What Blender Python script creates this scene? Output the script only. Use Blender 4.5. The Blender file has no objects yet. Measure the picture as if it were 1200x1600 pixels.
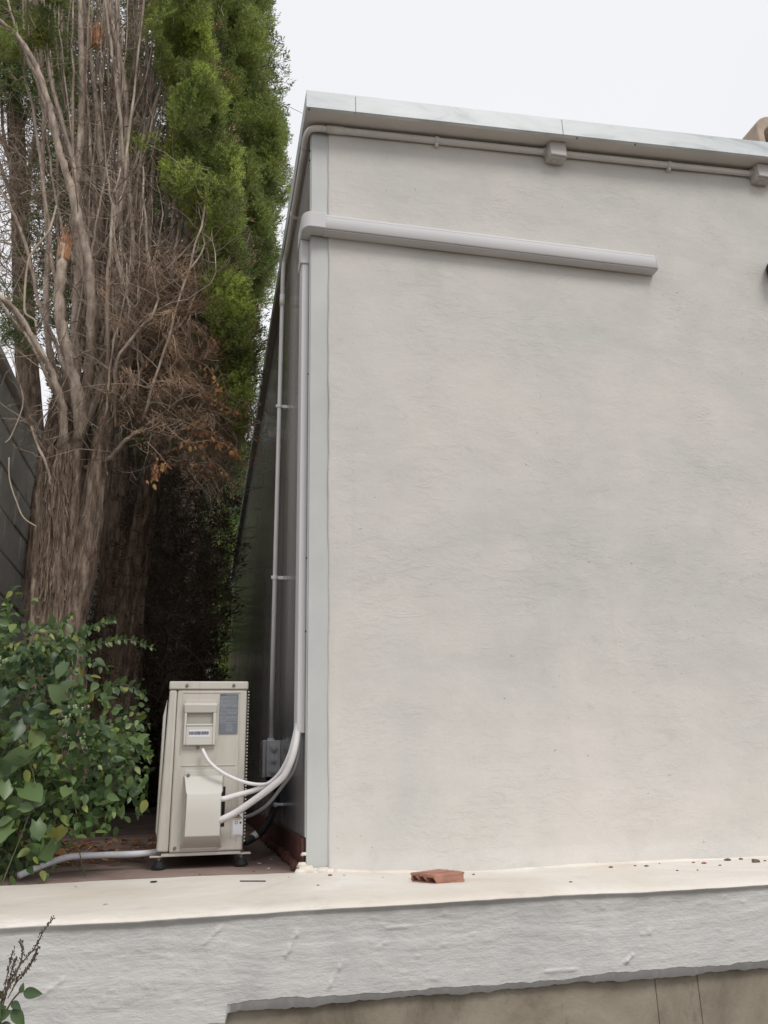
import bpy, math, random
import numpy as np
from mathutils import Vector
random.seed(7); rng = np.random.default_rng(11)
S = bpy.context.scene; COL = S.collection
PI = math.pi; R = math.radians

# ------------------------------------------------------------------ camera
F = 1262.0
def _n(v): v = np.array(v, float); return v/np.linalg.norm(v)
dY = _n((-290, 418, F)); dX = np.array((5900, 280, F), float); dX = _n(dX-dX.dot(dY)*dY)
dZ = -np.cross(dX, dY)
if dZ[1] > 0: dZ = -dZ
MW = np.stack([dX, dY, dZ])                       # camera (x right, y down, z forward) -> world
CAM = -(MW@np.array([478-600, 1362-800, F]))/F*2.55
def at(px, py, ax, v):                            # world point on the plane coordinate[ax]=v
    d = MW@np.array([px-600, py-800, F]); t = (v-CAM[ax])/d[ax]; return CAM+d*t
cam = bpy.data.cameras.new('camera'); co = bpy.data.objects.new('camera', cam); COL.objects.link(co)
right, up, fwd = MW@np.array([1, 0, 0]), MW@np.array([0, -1, 0]), MW@np.array([0, 0, 1])
from mathutils import Matrix
m = Matrix.Identity(4)
for i in range(3):
    m[i][0] = right[i]; m[i][1] = up[i]; m[i][2] = -fwd[i]; m[i][3] = CAM[i]
co.matrix_world = m
cam.sensor_fit = 'VERTICAL'; cam.sensor_height = 36; cam.lens = F*36/1600
cam.clip_start = 0.05; cam.clip_end = 500
S.camera = co
S.view_settings.view_transform = 'Standard'; S.view_settings.look = 'None'
S.view_settings.exposure = 0.08; S.view_settings.gamma = 1

# ------------------------------------------------------------------ sky and veiled sun
SUN_EL, SUN_AZ = 50, 156        # veiled sun high behind the photographer, to the right
W = bpy.data.worlds.new('World'); S.world = W; W.use_nodes = True
nt = W.node_tree; nt.nodes.clear()
sky = nt.nodes.new('ShaderNodeTexSky'); sky.sky_type = 'NISHITA'; sky.sun_disc = False
sky.sun_elevation = R(SUN_EL); sky.sun_rotation = R(SUN_AZ-0); sky.dust_density = 4; sky.air_density = 1
hs = nt.nodes.new('ShaderNodeHueSaturation'); hs.inputs['Saturation'].default_value = 0.12
mixc = nt.nodes.new('ShaderNodeMix'); mixc.data_type = 'RGBA'; mixc.inputs[0].default_value = 0.86
tc = nt.nodes.new('ShaderNodeTexCoord'); nz = nt.nodes.new('ShaderNodeTexNoise'); nz.inputs['Scale'].default_value = 1.3; nz.inputs['Detail'].default_value = 3
cr = nt.nodes.new('ShaderNodeValToRGB')
cr.color_ramp.elements[0].position = 0.3; cr.color_ramp.elements[0].color = (9.1, 9.15, 9.65, 1)
cr.color_ramp.elements[1].position = 0.7; cr.color_ramp.elements[1].color = (10.0, 10.0, 10.25, 1)
bg = nt.nodes.new('ShaderNodeBackground'); bg.inputs['Strength'].default_value = 0.1
out = nt.nodes.new('ShaderNodeOutputWorld')
L = nt.links.new
L(tc.outputs['Generated'], nz.inputs['Vector']); L(nz.outputs['Fac'], cr.inputs['Fac'])
L(sky.outputs[0], hs.inputs['Color']); L(hs.outputs[0], mixc.inputs[6]); L(cr.outputs[0], mixc.inputs[7])
L(mixc.outputs[2], bg.inputs['Color']); L(bg.outputs[0], out.inputs[0])
sl = bpy.data.lights.new('sun', 'SUN'); sl.energy = 1.45; sl.angle = R(20); sl.color = (1.0, 0.965, 0.915)
so = bpy.data.objects.new('sun', sl); COL.objects.link(so)
az = R(SUN_AZ); sd = Vector((math.sin(az)*math.cos(R(SUN_EL)), math.cos(az)*math.cos(R(SUN_EL)), math.sin(R(SUN_EL))))
so.rotation_euler = sd.to_track_quat('Z', 'Y').to_euler()

# ------------------------------------------------------------------ material helpers
def newmat(name):
    m = bpy.data.materials.new(name); m.use_nodes = True; t = m.node_tree
    return m, t, t.nodes['Principled BSDF']
def N(t, kind, **kw):
    n = t.nodes.new(kind)
    for k, v in kw.items():
        if k in n.inputs: n.inputs[k].default_value = v
        else: setattr(n, k, v)
    return n
def coords(t, scale=(1, 1, 1), rot=(0, 0, 0)):
    c = N(t, 'ShaderNodeTexCoord'); mp = N(t, 'ShaderNodeMapping')
    mp.inputs['Scale'].default_value = scale; mp.inputs['Rotation'].default_value = rot
    t.links.new(c.outputs['Object'], mp.inputs['Vector']); return mp.outputs[0]
def noise(t, vec, scale, detail=4, rough=0.55, dist=0):
    n = N(t, 'ShaderNodeTexNoise'); n.inputs['Scale'].default_value = scale; n.inputs['Detail'].default_value = detail
    n.inputs['Roughness'].default_value = rough; n.inputs['Distortion'].default_value = dist
    t.links.new(vec, n.inputs['Vector']); return n.outputs['Fac']
def ramp(t, fac, stops):
    r = N(t, 'ShaderNodeValToRGB'); e = r.color_ramp.elements
    while len(e) < len(stops): e.new(0.5)
    for i, (p, c) in enumerate(stops):
        e[i].position = p; e[i].color = (*c, 1) if len(c) == 3 else c
    t.links.new(fac, r.inputs['Fac']); return r.outputs['Color']
def mix(t, fac, a, b, mode='MIX'):
    x = N(t, 'ShaderNodeMix'); x.data_type = 'RGBA'; x.blend_type = mode
    if isinstance(fac, (int, float)): x.inputs[0].default_value = fac
    else: t.links.new(fac, x.inputs[0])
    for s, i in ((a, 6), (b, 7)):
        if isinstance(s, tuple): x.inputs[i].default_value = (*s, 1)
        else: t.links.new(s, x.inputs[i])
    return x.outputs[2]
def bump(t, b, h, strength, dist, prev=None):
    n = N(t, 'ShaderNodeBump'); n.inputs['Strength'].default_value = strength; n.inputs['Distance'].default_value = dist
    t.links.new(h, n.inputs['Height'])
    if prev: t.links.new(prev, n.inputs['Normal'])
    t.links.new(n.outputs[0], b.inputs['Normal']); return n.outputs[0]
def simple(name, col, rough=0.5, metal=0, var=0.06, vs=8, bmp=0, bs=60):
    m, t, b = newmat(name); v = coords(t)
    lo = tuple(c*(1-var) for c in col); hi = tuple(min(1, c*(1+var)) for c in col)
    t.links.new(ramp(t, noise(t, v, vs, 5), [(0.3, lo), (0.7, hi)]), b.inputs['Base Color'])
    b.inputs['Roughness'].default_value = rough; b.inputs['Metallic'].default_value = metal
    if bmp: bump(t, b, noise(t, v, bs, 4), bmp, 0.002)
    return m

M = {}
def build_materials():
    # plaster of the gable wall
    m, t, b = newmat('painted_plaster'); v = coords(t); vs = coords(t, (0.6, 1, 2.2))
    big = ramp(t, noise(t, v, 1.6, 6, 0.62, 0.5), [(0.34, (0.54, 0.53, 0.50)), (0.5, (0.595, 0.572, 0.535)), (0.66, (0.63, 0.597, 0.557))])
    str_ = ramp(t, noise(t, coords(t, (0.85, 1, 1.25)), 5.5, 8, 0.68, 0.3), [(0.34, (0.90, 0.905, 0.90)), (0.6, (1, 1, 1))])
    c = mix(t, 0.7, big, str_, 'MULTIPLY')
    pat = ramp(t, noise(t, coords(t, (0.8, 1, 1.5)), 9.0, 8, 0.75, 1.0), [(0.58, (0, 0, 0)), (0.74, (0.55, 0.55, 0.55))])
    c = mix(t, pat, c, (0.45, 0.415, 0.375))
    drip = ramp(t, noise(t, coords(t, (9, 1, 0.22)), 2.2, 5, 0.6), [(0.60, (0, 0, 0)), (0.76, (0.16, 0.16, 0.16))])
    c = mix(t, drip, c, (0.50, 0.45, 0.40))
    spk = ramp(t, noise(t, v, 55, 2, 0.5), [(0.745, (0, 0, 0)), (0.775, (0.7, 0.7, 0.7))])
    c = mix(t, spk, c, (0.28, 0.25, 0.22))
    t.links.new(c, b.inputs['Base Color']); b.inputs['Roughness'].default_value = 0.8
    n1 = bump(t, b, noise(t, coords(t, (0.7, 1, 1.3)), 4, 6, 0.55, 0.3), 0.30, 0.02)
    n2 = bump(t, b, noise(t, v, 60, 8, 0.75), 0.42, 0.003, n1)
    pm = ramp(t, noise(t, v, 2.6, 4), [(0.46, (0, 0, 0)), (0.62, (1, 1, 1))])
    tr = ramp(t, noise(t, coords(t, (0.6, 1, 1.5)), 24, 8, 0.72, 0.6), [(0.50, (0, 0, 0)), (0.60, (1, 1, 1))])
    n3 = bump(t, b, mix(t, 1.0, tr, pm, 'MULTIPLY'), 0.30, 0.0035, n2)
    ridge = ramp(t, noise(t, coords(t, (0.35, 1, 2.0)), 5, 3, 0.5, 1.2), [(0.488, (0, 0, 0)), (0.5, (1, 1, 1)), (0.512, (0, 0, 0))])
    rm = ramp(t, noise(t, v, 3.3, 3), [(0.56, (0, 0, 0)), (0.66, (1, 1, 1))])
    bump(t, b, mix(t, 1.0, ridge, rm, 'MULTIPLY'), 0.22, 0.004, n3)
    M['plaster'] = m
    M['strip'] = simple('pale_grey_paint', (0.475, 0.485, 0.47), 0.55, 0, 0.08, 4, 0.1, 30)
    # glossy painted metal cladding
    m, t, b = newmat('glossy_grey_cladding'); v = coords(t, (1, 1, 0.15))
    t.links.new(ramp(t, noise(t, v, 6, 5), [(0.3, (0.29, 0.28, 0.28)), (0.7, (0.36, 0.345, 0.34))]), b.inputs['Base Color'])
    r = ramp(t, noise(t, coords(t, (1, 1, 0.3)), 3, 4), [(0.3, (0.13, 0.13, 0.13)), (0.7, (0.24, 0.24, 0.24))])
    t.links.new(r, b.inputs['Roughness']); b.inputs['Metallic'].default_value = 0.0; b.inputs['IOR'].default_value = 1.5
    bump(t, b, noise(t, coords(t, (1, 1.2, 0.25)), 3.5, 2), 0.06, 0.01)
    M['clad'] = m
    # galvanised and painted coping
    m, t, b = newmat('weathered_white_coping'); v = coords(t, (0.5, 1, 2))
    c = ramp(t, noise(t, v, 4, 7, 0.7, 0.8), [(0.38, (0.44, 0.48, 0.485)), (0.5, (0.60, 0.64, 0.655)), (0.66, (0.68, 0.71, 0.725))])
    s = ramp(t, noise(t, coords(t, (1, 1, 1), (0, 0.5, 0)), 9, 8, 0.75, 1.0), [(0.6, (0, 0, 0)), (0.75, (0.7, 0.7, 0.7))])
    t.links.new(mix(t, s, c, (0.45, 0.49, 0.49)), b.inputs['Base Color']); b.inputs['Roughness'].default_value = 0.45
    bump(t, b, noise(t, v, 10, 4), 0.12, 0.004)
    M['coping'] = m
    M['soffit'] = simple('beige_soffit_paint', (0.60, 0.575, 0.54), 0.7, 0, 0.05, 4, 0.15, 40)
    M['pvc'] = simple('off_white_plastic', (0.84, 0.82, 0.80), 0.38, 0, 0.03, 5)
    M['pvc_grey'] = simple('grey_pvc_conduit', (0.66, 0.635, 0.61), 0.45, 0, 0.05, 9)  # conduit plastic in its own grey
    M['trunking'] = simple('white_trunking_plastic', (0.57, 0.56, 0.565), 0.6, 0, 0.025, 3)
    M['grey_plastic'] = simple('light_grey_plastic', (0.64, 0.65, 0.66), 0.45, 0, 0.05, 20)
    M['black'] = simple('black_rubber', (0.006, 0.006, 0.007), 0.75, 0, 0.1, 20, 0.2)
    M['black_hose'] = simple('black_corrugated_plastic', (0.03, 0.03, 0.032), 0.35, 0, 0.1, 20)
    M['steel'] = simple('zinc_steel', (0.22, 0.20, 0.18), 0.4, 0.6, 0.15, 40)
    M['foam'] = simple('white_foam_insulation', (0.74, 0.72, 0.72), 0.6, 0, 0.04, 30, 0.5, 90)
    M['grey_tube'] = simple('grey_pvc_tube', (0.28, 0.30, 0.32), 0.3, 0, 0.05, 20)
    M['white_tube'] = simple('white_pvc_tube', (0.66, 0.66, 0.70), 0.4, 0, 0.05, 12)
    M['ac'] = simple('ivory_powder_coat', (0.47, 0.44, 0.385), 0.42, 0, 0.03, 6, 0.06, 300)
    m, t, b = newmat('ivory_powder_coat'); v = coords(t, (1, 1, 0.25))
    c = ramp(t, noise(t, v, 14, 7, 0.7), [(0.35, (0.45, 0.42, 0.365)), (0.55, (0.52, 0.49, 0.435)), (0.75, (0.54, 0.51, 0.455))])
    d = ramp(t, noise(t, coords(t, (4, 1, 0.4)), 8, 6, 0.7), [(0.6, (0, 0, 0)), (0.8, (0.35, 0.35, 0.35))])
    t.links.new(mix(t, d, c, (0.34, 0.305, 0.25)), b.inputs['Base Color']); b.inputs['Roughness'].default_value = 0.45
    bump(t, b, noise(t, coords(t), 30, 3), 0.04, 0.003); M['ac'] = m
    M['ac_plastic'] = simple('ivory_moulded_plastic', (0.55, 0.53, 0.48), 0.36, 0, 0.02, 6)
    M['ac_dark'] = simple('handle_recess_shade', (0.36, 0.345, 0.30), 0.5, 0, 0.05, 6)  # handle plastic with the recess shade put into its colour
    M['label_grey'] = simple('grey_label_film', (0.15, 0.165, 0.185), 0.35, 0, 0.05, 30)
    M['label_ink_white'] = simple('white_label_print', (0.42, 0.44, 0.46), 0.5, 0, 0.05, 30)
    M['label_white'] = simple('white_label_paper', (0.68, 0.67, 0.70), 0.5, 0, 0.02, 30)
    M['ink'] = simple('dark_label_ink', (0.04, 0.035, 0.07), 0.5, 0, 0.02, 30)
    M['yellow'] = simple('warning_yellow_print', (0.55, 0.36, 0.03), 0.5, 0, 0.02, 30)
    M['fin'] = simple('aluminium_fin', (0.10, 0.10, 0.10), 0.4, 0.6, 0.2, 40)
    # skirting
    m, t, b = newmat('oxblood_skirting_paint'); v = coords(t)
    t.links.new(ramp(t, noise(t, v, 12, 6, 0.65), [(0.3, (0.06, 0.022, 0.017)), (0.62, (0.115, 0.042, 0.032)), (0.8, (0.20, 0.12, 0.10))]), b.inputs['Base Color'])
    b.inputs['Roughness'].default_value = 0.6; bump(t, b, noise(t, v, 40, 5), 0.3, 0.004); M['skirt'] = m
    # terracotta terrace floor, dusty
    m, t, b = newmat('dusty_terracotta_floor'); v = coords(t)
    c = ramp(t, noise(t, v, 3.5, 7, 0.65, 0.6), [(0.3, (0.14, 0.095, 0.078)), (0.5, (0.235, 0.165, 0.14)), (0.72, (0.33, 0.255, 0.22))])
    s = ramp(t, noise(t, v, 30, 5, 0.7), [(0.62, (0, 0, 0)), (0.72, (0.6, 0.6, 0.6))])
    t.links.new(mix(t, s, c, (0.42, 0.36, 0.32)), b.inputs['Base Color']); b.inputs['Roughness'].default_value = 0.8
    bump(t, b, noise(t, v, 25, 6), 0.35, 0.006); M['floor'] = m
    # white membrane coating of the low wall
    def membrane(name, cols, weave):
        m, t, b = newmat(name); v = coords(t)
        c = ramp(t, noise(t, v, 2.2, 7, 0.62, 0.7), [(0.3, cols[0]), (0.5, cols[1]), (0.7, cols[2])])
        d = ramp(t, noise(t, coords(t, (0.6, 0.8, 2)), 12, 9, 0.8), [(0.56, (0, 0, 0)), (0.8, (0.7, 0.7, 0.7))])
        c = mix(t, d, c, (0.36, 0.34, 0.30))
        t.links.new(c, b.inputs['Base Color']); b.inputs['Roughness'].default_value = 0.55
        n1 = bump(t, b, noise(t, coords(t, (0.7, 1, 1.4)), 16, 7, 0.62, 0.3), 0.42, 0.012)
        wv = N(t, 'ShaderNodeTexWave'); wv.wave_type = 'BANDS'; wv.bands_direction = 'Z'
        wv.inputs['Scale'].default_value = 48; wv.inputs['Distortion'].default_value = 1.2; wv.inputs['Detail'].default_value = 2
        wv.inputs['Detail Scale'].default_value = 1.4
        t.links.new(v, wv.inputs['Vector'])
        msk = ramp(t, noise(t, v, 6, 6, 0.7), [(0.4, (0, 0, 0)), (0.6, (1, 1, 1))])
        h = mix(t, 1.0, wv.outputs['Color'], msk, 'MULTIPLY')
        n2 = bump(t, b, h, weave, 0.0022, n1)
        n3 = bump(t, b, noise(t, coords(t, (0.5, 1, 1.6)), 60, 6, 0.7), 0.38, 0.004, n2)
        bump(t, b, noise(t, v, 150, 4, 0.7), 0.3, 0.0018, n3)
        return m
    M['membrane'] = membrane('brushed_membrane_paint', ((0.47, 0.467, 0.45), (0.57, 0.565, 0.545), (0.65, 0.64, 0.615)), 0.05)
    M['cap'] = membrane('cream_cap_paint', ((0.60, 0.54, 0.455), (0.69, 0.64, 0.57), (0.75, 0.725, 0.68)), 0.04)
    M['primer'] = simple('grey_primer_band', (0.60, 0.61, 0.61), 0.6, 0, 0.1, 12, 0.3, 40)
    # bare concrete
    m, t, b = newmat('stained_concrete'); v = coords(t); vv = coords(t, (1.6, 1, 0.8))
    c = ramp(t, noise(t, v, 3, 8, 0.65, 0.5), [(0.3, (0.12, 0.10, 0.07)), (0.5, (0.27, 0.235, 0.18)), (0.72, (0.37, 0.335, 0.27))])
    s = ramp(t, noise(t, vv, 7, 6, 0.7), [(0.55, (0, 0, 0)), (0.72, (0.7, 0.7, 0.7))])
    c = mix(t, s, c, (0.085, 0.07, 0.05))
    t.links.new(c, b.inputs['Base Color']); b.inputs['Roughness'].default_value = 0.85
    bump(t, b, noise(t, v, 30, 7, 0.7), 0.5, 0.006); M['concrete'] = m
    # block wall
    m, t, b = newmat('rendered_block'); v = coords(t)
    c = ramp(t, noise(t, v, 4, 7, 0.65), [(0.3, (0.62, 0.60, 0.55)), (0.6, (0.76, 0.73, 0.67)), (0.75, (0.82, 0.78, 0.71))])
    t.links.new(c, b.inputs['Base Color']); b.inputs['Roughness'].default_value = 0.9; bump(t, b, noise(t, v, 30, 6), 0.5, 0.01); M['block'] = m
    M['mortar'] = simple('grey_mortar', (0.34, 0.32, 0.29), 0.9, 0, 0.2, 20)
    M['soil'] = simple('dry_soil', (0.10, 0.078, 0.055), 0.95, 0, 0.4, 6, 0.6, 30)
    # bark
    m, t, b = newmat('fibrous_bark'); v = coords(t, (1, 1, 0.22))
    c = ramp(t, noise(t, v, 38, 7, 0.7, 0.3), [(0.32, (0.045, 0.030, 0.021)), (0.48, (0.165, 0.118, 0.086)), (0.66, (0.36, 0.275, 0.215))])
    t.links.new(c, b.inputs['Base Color']); b.inputs['Roughness'].default_value = 0.9
    n1 = bump(t, b, noise(t, v, 42, 7, 0.7), 0.9, 0.014); M['bark'] = m
    m, t, b = newmat('dead_branch_wood'); v = coords(t, (1, 1, 0.3))
    c = ramp(t, noise(t, v, 22, 6, 0.7), [(0.3, (0.11, 0.085, 0.066)), (0.5, (0.34, 0.27, 0.215)), (0.68, (0.58, 0.485, 0.40))])
    t.links.new(c, b.inputs['Base Color']); b.inputs['Roughness'].default_value = 0.9
    bump(t, b, noise(t, v, 60, 6, 0.7), 0.6, 0.006); M['limb'] = m
    M['twig'] = simple('dry_twig', (0.30, 0.235, 0.18), 0.9, 0, 0.5, 5)
    M['vine'] = simple('pale_dry_vine', (0.40, 0.32, 0.24), 0.8, 0, 0.25, 12)
    M['wood_break'] = simple('splintered_heartwood', (0.36, 0.19, 0.10), 0.9, 0, 0.6, 25, 0.5)
    M['brick'] = simple('red_fired_clay', (0.36, 0.18, 0.13), 0.85, 0, 0.25, 18, 0.5, 60)
    M['brick_in'] = simple('clay_cell_shade', (0.30, 0.12, 0.08), 0.9, 0, 0.25, 18)
    M['stone'] = simple('beige_weathered_clay', (0.46, 0.37, 0.29), 0.9, 0, 0.2, 14, 0.5, 40)
    def leafmat(name, stops, rough=0.5, trans=0.25, tint=None):
        m, t, b = newmat(name); g = N(t, 'ShaderNodeNewGeometry'); v = coords(t)
        r = ramp(t, g.outputs['Random Per Island'], stops)
        n = ramp(t, noise(t, v, 3.2, 3), [(0.38, (0.74, 0.76, 0.78)), (0.62, (1.3, 1.25, 1.05))])
        c = mix(t, 1.0, r, n, 'MULTIPLY')
        t.links.new(c, b.inputs['Base Color']); b.inputs['Roughness'].default_value = rough
        tr = N(t, 'ShaderNodeBsdfTranslucent'); t.links.new(c, tr.inputs['Color'])
        ms = N(t, 'ShaderNodeMixShader'); ms.inputs[0].default_value = trans
        t.links.new(b.outputs[0], ms.inputs[1]); t.links.new(tr.outputs[0], ms.inputs[2])
        t.links.new(ms.outputs[0], t.nodes['Material Output'].inputs['Surface'])
        return m
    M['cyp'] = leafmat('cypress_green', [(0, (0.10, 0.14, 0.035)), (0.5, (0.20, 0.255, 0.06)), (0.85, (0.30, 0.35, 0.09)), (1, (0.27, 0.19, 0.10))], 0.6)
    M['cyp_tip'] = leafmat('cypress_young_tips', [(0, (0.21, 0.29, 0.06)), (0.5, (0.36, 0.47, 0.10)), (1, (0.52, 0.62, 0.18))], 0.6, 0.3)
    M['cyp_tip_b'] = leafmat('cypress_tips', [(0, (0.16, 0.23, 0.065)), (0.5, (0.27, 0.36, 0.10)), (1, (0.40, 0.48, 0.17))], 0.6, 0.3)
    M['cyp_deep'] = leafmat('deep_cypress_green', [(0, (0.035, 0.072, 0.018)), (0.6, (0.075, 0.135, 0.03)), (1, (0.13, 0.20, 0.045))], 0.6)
    M['cyp_dead'] = leafmat('dead_cypress_foliage', [(0, (0.14, 0.09, 0.06)), (0.5, (0.28, 0.18, 0.12)), (0.9, (0.42, 0.28, 0.18)), (1, (0.42, 0.22, 0.10))], 0.9, 0.1)
    M['cyp_dead_dark'] = leafmat('shaded_dead_foliage', [(0, (0.045, 0.034, 0.027)), (0.7, (0.08, 0.058, 0.044)), (1, (0.13, 0.09, 0.06))], 0.9, 0.05)  # darker dead foliage, the passage shade put into its colour
    M['dusk'] = leafmat('shade_dark_evergreen', [(0, (0.03, 0.040, 0.022)), (0.6, (0.05, 0.065, 0.032)), (1, (0.08, 0.095, 0.045))], 0.7, 0.1)  # green darkened to carry the dimness of the passage and its reflection
    M['dryleaf'] = leafmat('dry_brown_leaf', [(0, (0.16, 0.07, 0.04)), (0.6, (0.36, 0.17, 0.09)), (1, (0.50, 0.32, 0.14))], 0.8, 0.2)
    M['leaf'] = leafmat('shrub_leaf', [(0, (0.035, 0.07, 0.025)), (0.45, (0.07, 0.125, 0.042)), (0.88, (0.12, 0.19, 0.065)), (1, (0.26, 0.29, 0.08))], 0.42, 0.25)
    M['bigleaf'] = leafmat('broad_climber_leaf', [(0, (0.05, 0.09, 0.04)), (0.5, (0.085, 0.14, 0.06)), (0.93, (0.13, 0.19, 0.08)), (1, (0.33, 0.29, 0.06))], 0.38, 0.25)
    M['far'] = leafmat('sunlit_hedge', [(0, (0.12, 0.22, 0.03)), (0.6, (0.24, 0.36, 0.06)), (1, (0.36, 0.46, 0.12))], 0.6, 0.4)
    M['stem'] = simple('green_stem', (0.10, 0.11, 0.05), 0.6, 0, 0.2, 20)
    M['seed'] = simple('dark_seed_head', (0.10, 0.07, 0.05), 0.9, 0, 0.3, 60)
    M['flower'] = simple('pale_green_flower', (0.45, 0.55, 0.30), 0.6, 0, 0.1, 30)
build_materials()

# ------------------------------------------------------------------ object helpers
def tag(o, label=None, cat=None, group=None, kind=None):
    if label: o['label'] = label
    if cat: o['category'] = cat
    if group: o['group'] = group
    if kind: o['kind'] = kind
    return o
def thing(name, label, cat, loc=(0, 0, 0), group=None):
    o = bpy.data.objects.new(name, None); COL.objects.link(o); o.location = loc; o.empty_display_size = 0.1
    return tag(o, label, cat, group)
class MB:
    def __init__(s): s.v = []; s.f = []; s.mi = []
    def add(s, v, f, mi=0):
        b = len(s.v); s.v += [tuple(p) for p in v]; s.f += [tuple(i+b for i in q) for q in f]; s.mi += [mi]*len(f)
    def box(s, x0, x1, y0, y1, z0, z1, mi=0):
        s.add([(x0, y0, z0), (x1, y0, z0), (x1, y1, z0), (x0, y1, z0), (x0, y0, z1), (x1, y0, z1), (x1, y1, z1), (x0, y1, z1)],
              [(0, 3, 2, 1), (4, 5, 6, 7), (0, 1, 5, 4), (1, 2, 6, 5), (2, 3, 7, 6), (3, 0, 4, 7)], mi)
    def tube(s, pts, rad, n=8, cap=True, mi=0, ridge=None):
        P = [np.array(p, float) for p in pts]; k = len(P)
        if not hasattr(rad, '__len__'): rad = [rad]*k
        T = [_n(P[min(i+1, k-1)]-P[max(i-1, 0)]+1e-9) for i in range(k)]
        a = np.array([0, 0, 1.]) if abs(T[0][2]) < 0.9 else np.array([1., 0, 0])
        u = _n(np.cross(T[0], a)); V = []
        for i in range(k):
            u = _n(u-u.dot(T[i])*T[i]); w = np.cross(T[i], u)
            for j in range(n):
                an = 2*PI*j/n; rr = rad[i]*(ridge(i, j) if ridge else 1)
                V.append(P[i]+rr*(math.cos(an)*u+math.sin(an)*w))
        Fs = [(i*n+j, i*n+(j+1) % n, (i+1)*n+(j+1) % n, (i+1)*n+j) for i in range(k-1) for j in range(n)]
        if cap: Fs += [tuple(range(n-1, -1, -1)), tuple((k-1)*n+j for j in range(n))]
        s.add(V, Fs, mi)
    def cyl(s, p0, p1, r0, r1=None, n=20, mi=0): s.tube([p0, p1], [r0, r0 if r1 is None else r1], n, True, mi)
    def prism(s, poly, y0, y1, mi=0):      # poly in (x,z), extruded along y
        k = len(poly); V = [(x, y0, z) for x, z in poly]+[(x, y1, z) for x, z in poly]
        Fs = [tuple(range(k)), tuple(range(2*k-1, k-1, -1))]+[((i+1) % k, i, i+k, (i+1) % k+k) for i in range(k)]
        s.add(V, Fs, mi)
    def build(s, name, mat, parent=None, smooth=False, bevel=0, bseg=2):
        me = bpy.data.meshes.new(name); me.from_pydata(s.v, [], s.f)
        for mm in (mat if isinstance(mat, (list, tuple)) else [mat]): me.materials.append(mm)
        me.polygons.foreach_set('material_index', s.mi)
        return finish(name, me, parent, smooth, bevel, bseg)
def finish(name, me, parent=None, smooth=False, bevel=0, bseg=2):
    me.update()
    if smooth: me.polygons.foreach_set('use_smooth', [True]*len(me.polygons))
    o = bpy.data.objects.new(name, me); COL.objects.link(o)
    if parent:
        o.parent = parent
        ploc = Vector(parent.location); q = parent.parent
        while q: ploc += Vector(q.location); q = q.parent
        o.location = -ploc if parent.type == 'EMPTY' else (0, 0, 0)
    if bevel:
        b = o.modifiers.new('bevel', 'BEVEL'); b.width = bevel; b.segments = bseg; b.limit_method = 'ANGLE'; b.angle_limit = R(40)
        b.harden_normals = False
        me.polygons.foreach_set('use_smooth', [True]*len(me.polygons))
        try: me.set_sharp_from_angle(angle=R(40))
        except Exception: pass
    return o
def smooth_path(P, n=6):
    P = [np.array(p, float) for p in P]
    if len(P) < 3: return P
    Q = [2*P[0]-P[1]]+P+[2*P[-1]-P[-2]]; out = []
    for i in range(1, len(Q)-2):
        a, b, c, d = Q[i-1:i+3]
        for k in range(n):
            t = k/n; out.append(0.5*((2*b)+(-a+c)*t+(2*a-5*b+4*c-d)*t*t+(-a+3*b-3*c+d)*t**3))
    out.append(P[-1]); return out
def np_mesh(name, V, Q, mats, parent=None, smooth=False):
    """V (n,3), Q (m,4) quads or (m,3)"""
    me = bpy.data.meshes.new(name); k = Q.shape[1]
    me.vertices.add(len(V)); me.vertices.foreach_set('co', V.astype(np.float32).ravel())
    me.loops.add(Q.size); me.loops.foreach_set('vertex_index', Q.astype(np.int32).ravel())
    me.polygons.add(len(Q)); me.polygons.foreach_set('loop_start', np.arange(0, Q.size, k, dtype=np.int32))
    me.polygons.foreach_set('loop_total', np.full(len(Q), k, dtype=np.int32))
    for mm in (mats if isinstance(mats, (list, tuple)) else [mats]): me.materials.append(mm)
    me.update(calc_edges=True); me.validate()
    return finish(name, me, parent, smooth)
def scatter(T, TQ, pos, d, nrm, sc):
    """copies of template (x side, y along, z normal) at pos with axis d, normal hint nrm, scale sc"""
    d = d/np.linalg.norm(d, axis=1, keepdims=True)
    s = np.cross(d, nrm); s /= np.linalg.norm(s, axis=1, keepdims=True)+1e-9
    n = np.cross(s, d)
    B = np.stack([s, d, n], 1)                                # (N,3,3) rows
    V = np.einsum('tk,nkj->ntj', T, B)*sc[:, None, None]+pos[:, None, :]
    Q = TQ[None]+(np.arange(len(pos))*len(T))[:, None, None]
    return V.reshape(-1, 3), Q.reshape(-1, TQ.shape[1])

# ================================================================== SETTING
def grid_sheet(name, x0, x1, y0, y1, z, nx, ny, mat, amp=0.0, kind='structure'):
    xs = np.linspace(x0, x1, nx); ys = np.linspace(y0, y1, ny); V = []
    for yy in ys:
        for xx in xs: V.append((xx, yy, z+amp*math.sin(xx*3.1+yy*1.7)*math.sin(yy*2.3-xx)))
    Fs = [(j*nx+i, j*nx+i+1, (j+1)*nx+i+1, (j+1)*nx+i) for j in range(ny-1) for i in range(nx-1)]
    me = bpy.data.meshes.new(name); me.from_pydata(V, [], Fs); me.materials.append(mat)
    return tag(finish(name, me), kind=kind)
grid_sheet('ground', -200, 200, -200, 200, -1.30, 41, 41, M['soil'])
# terrace behind the low wall: slab with its top at z=0
b = MB(); b.box(-1.60, 0.0, 0.0, 14, -1.29, -0.003); tf = b.build('terrace_floor', M['floor']); tag(tf, kind='structure')

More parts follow.
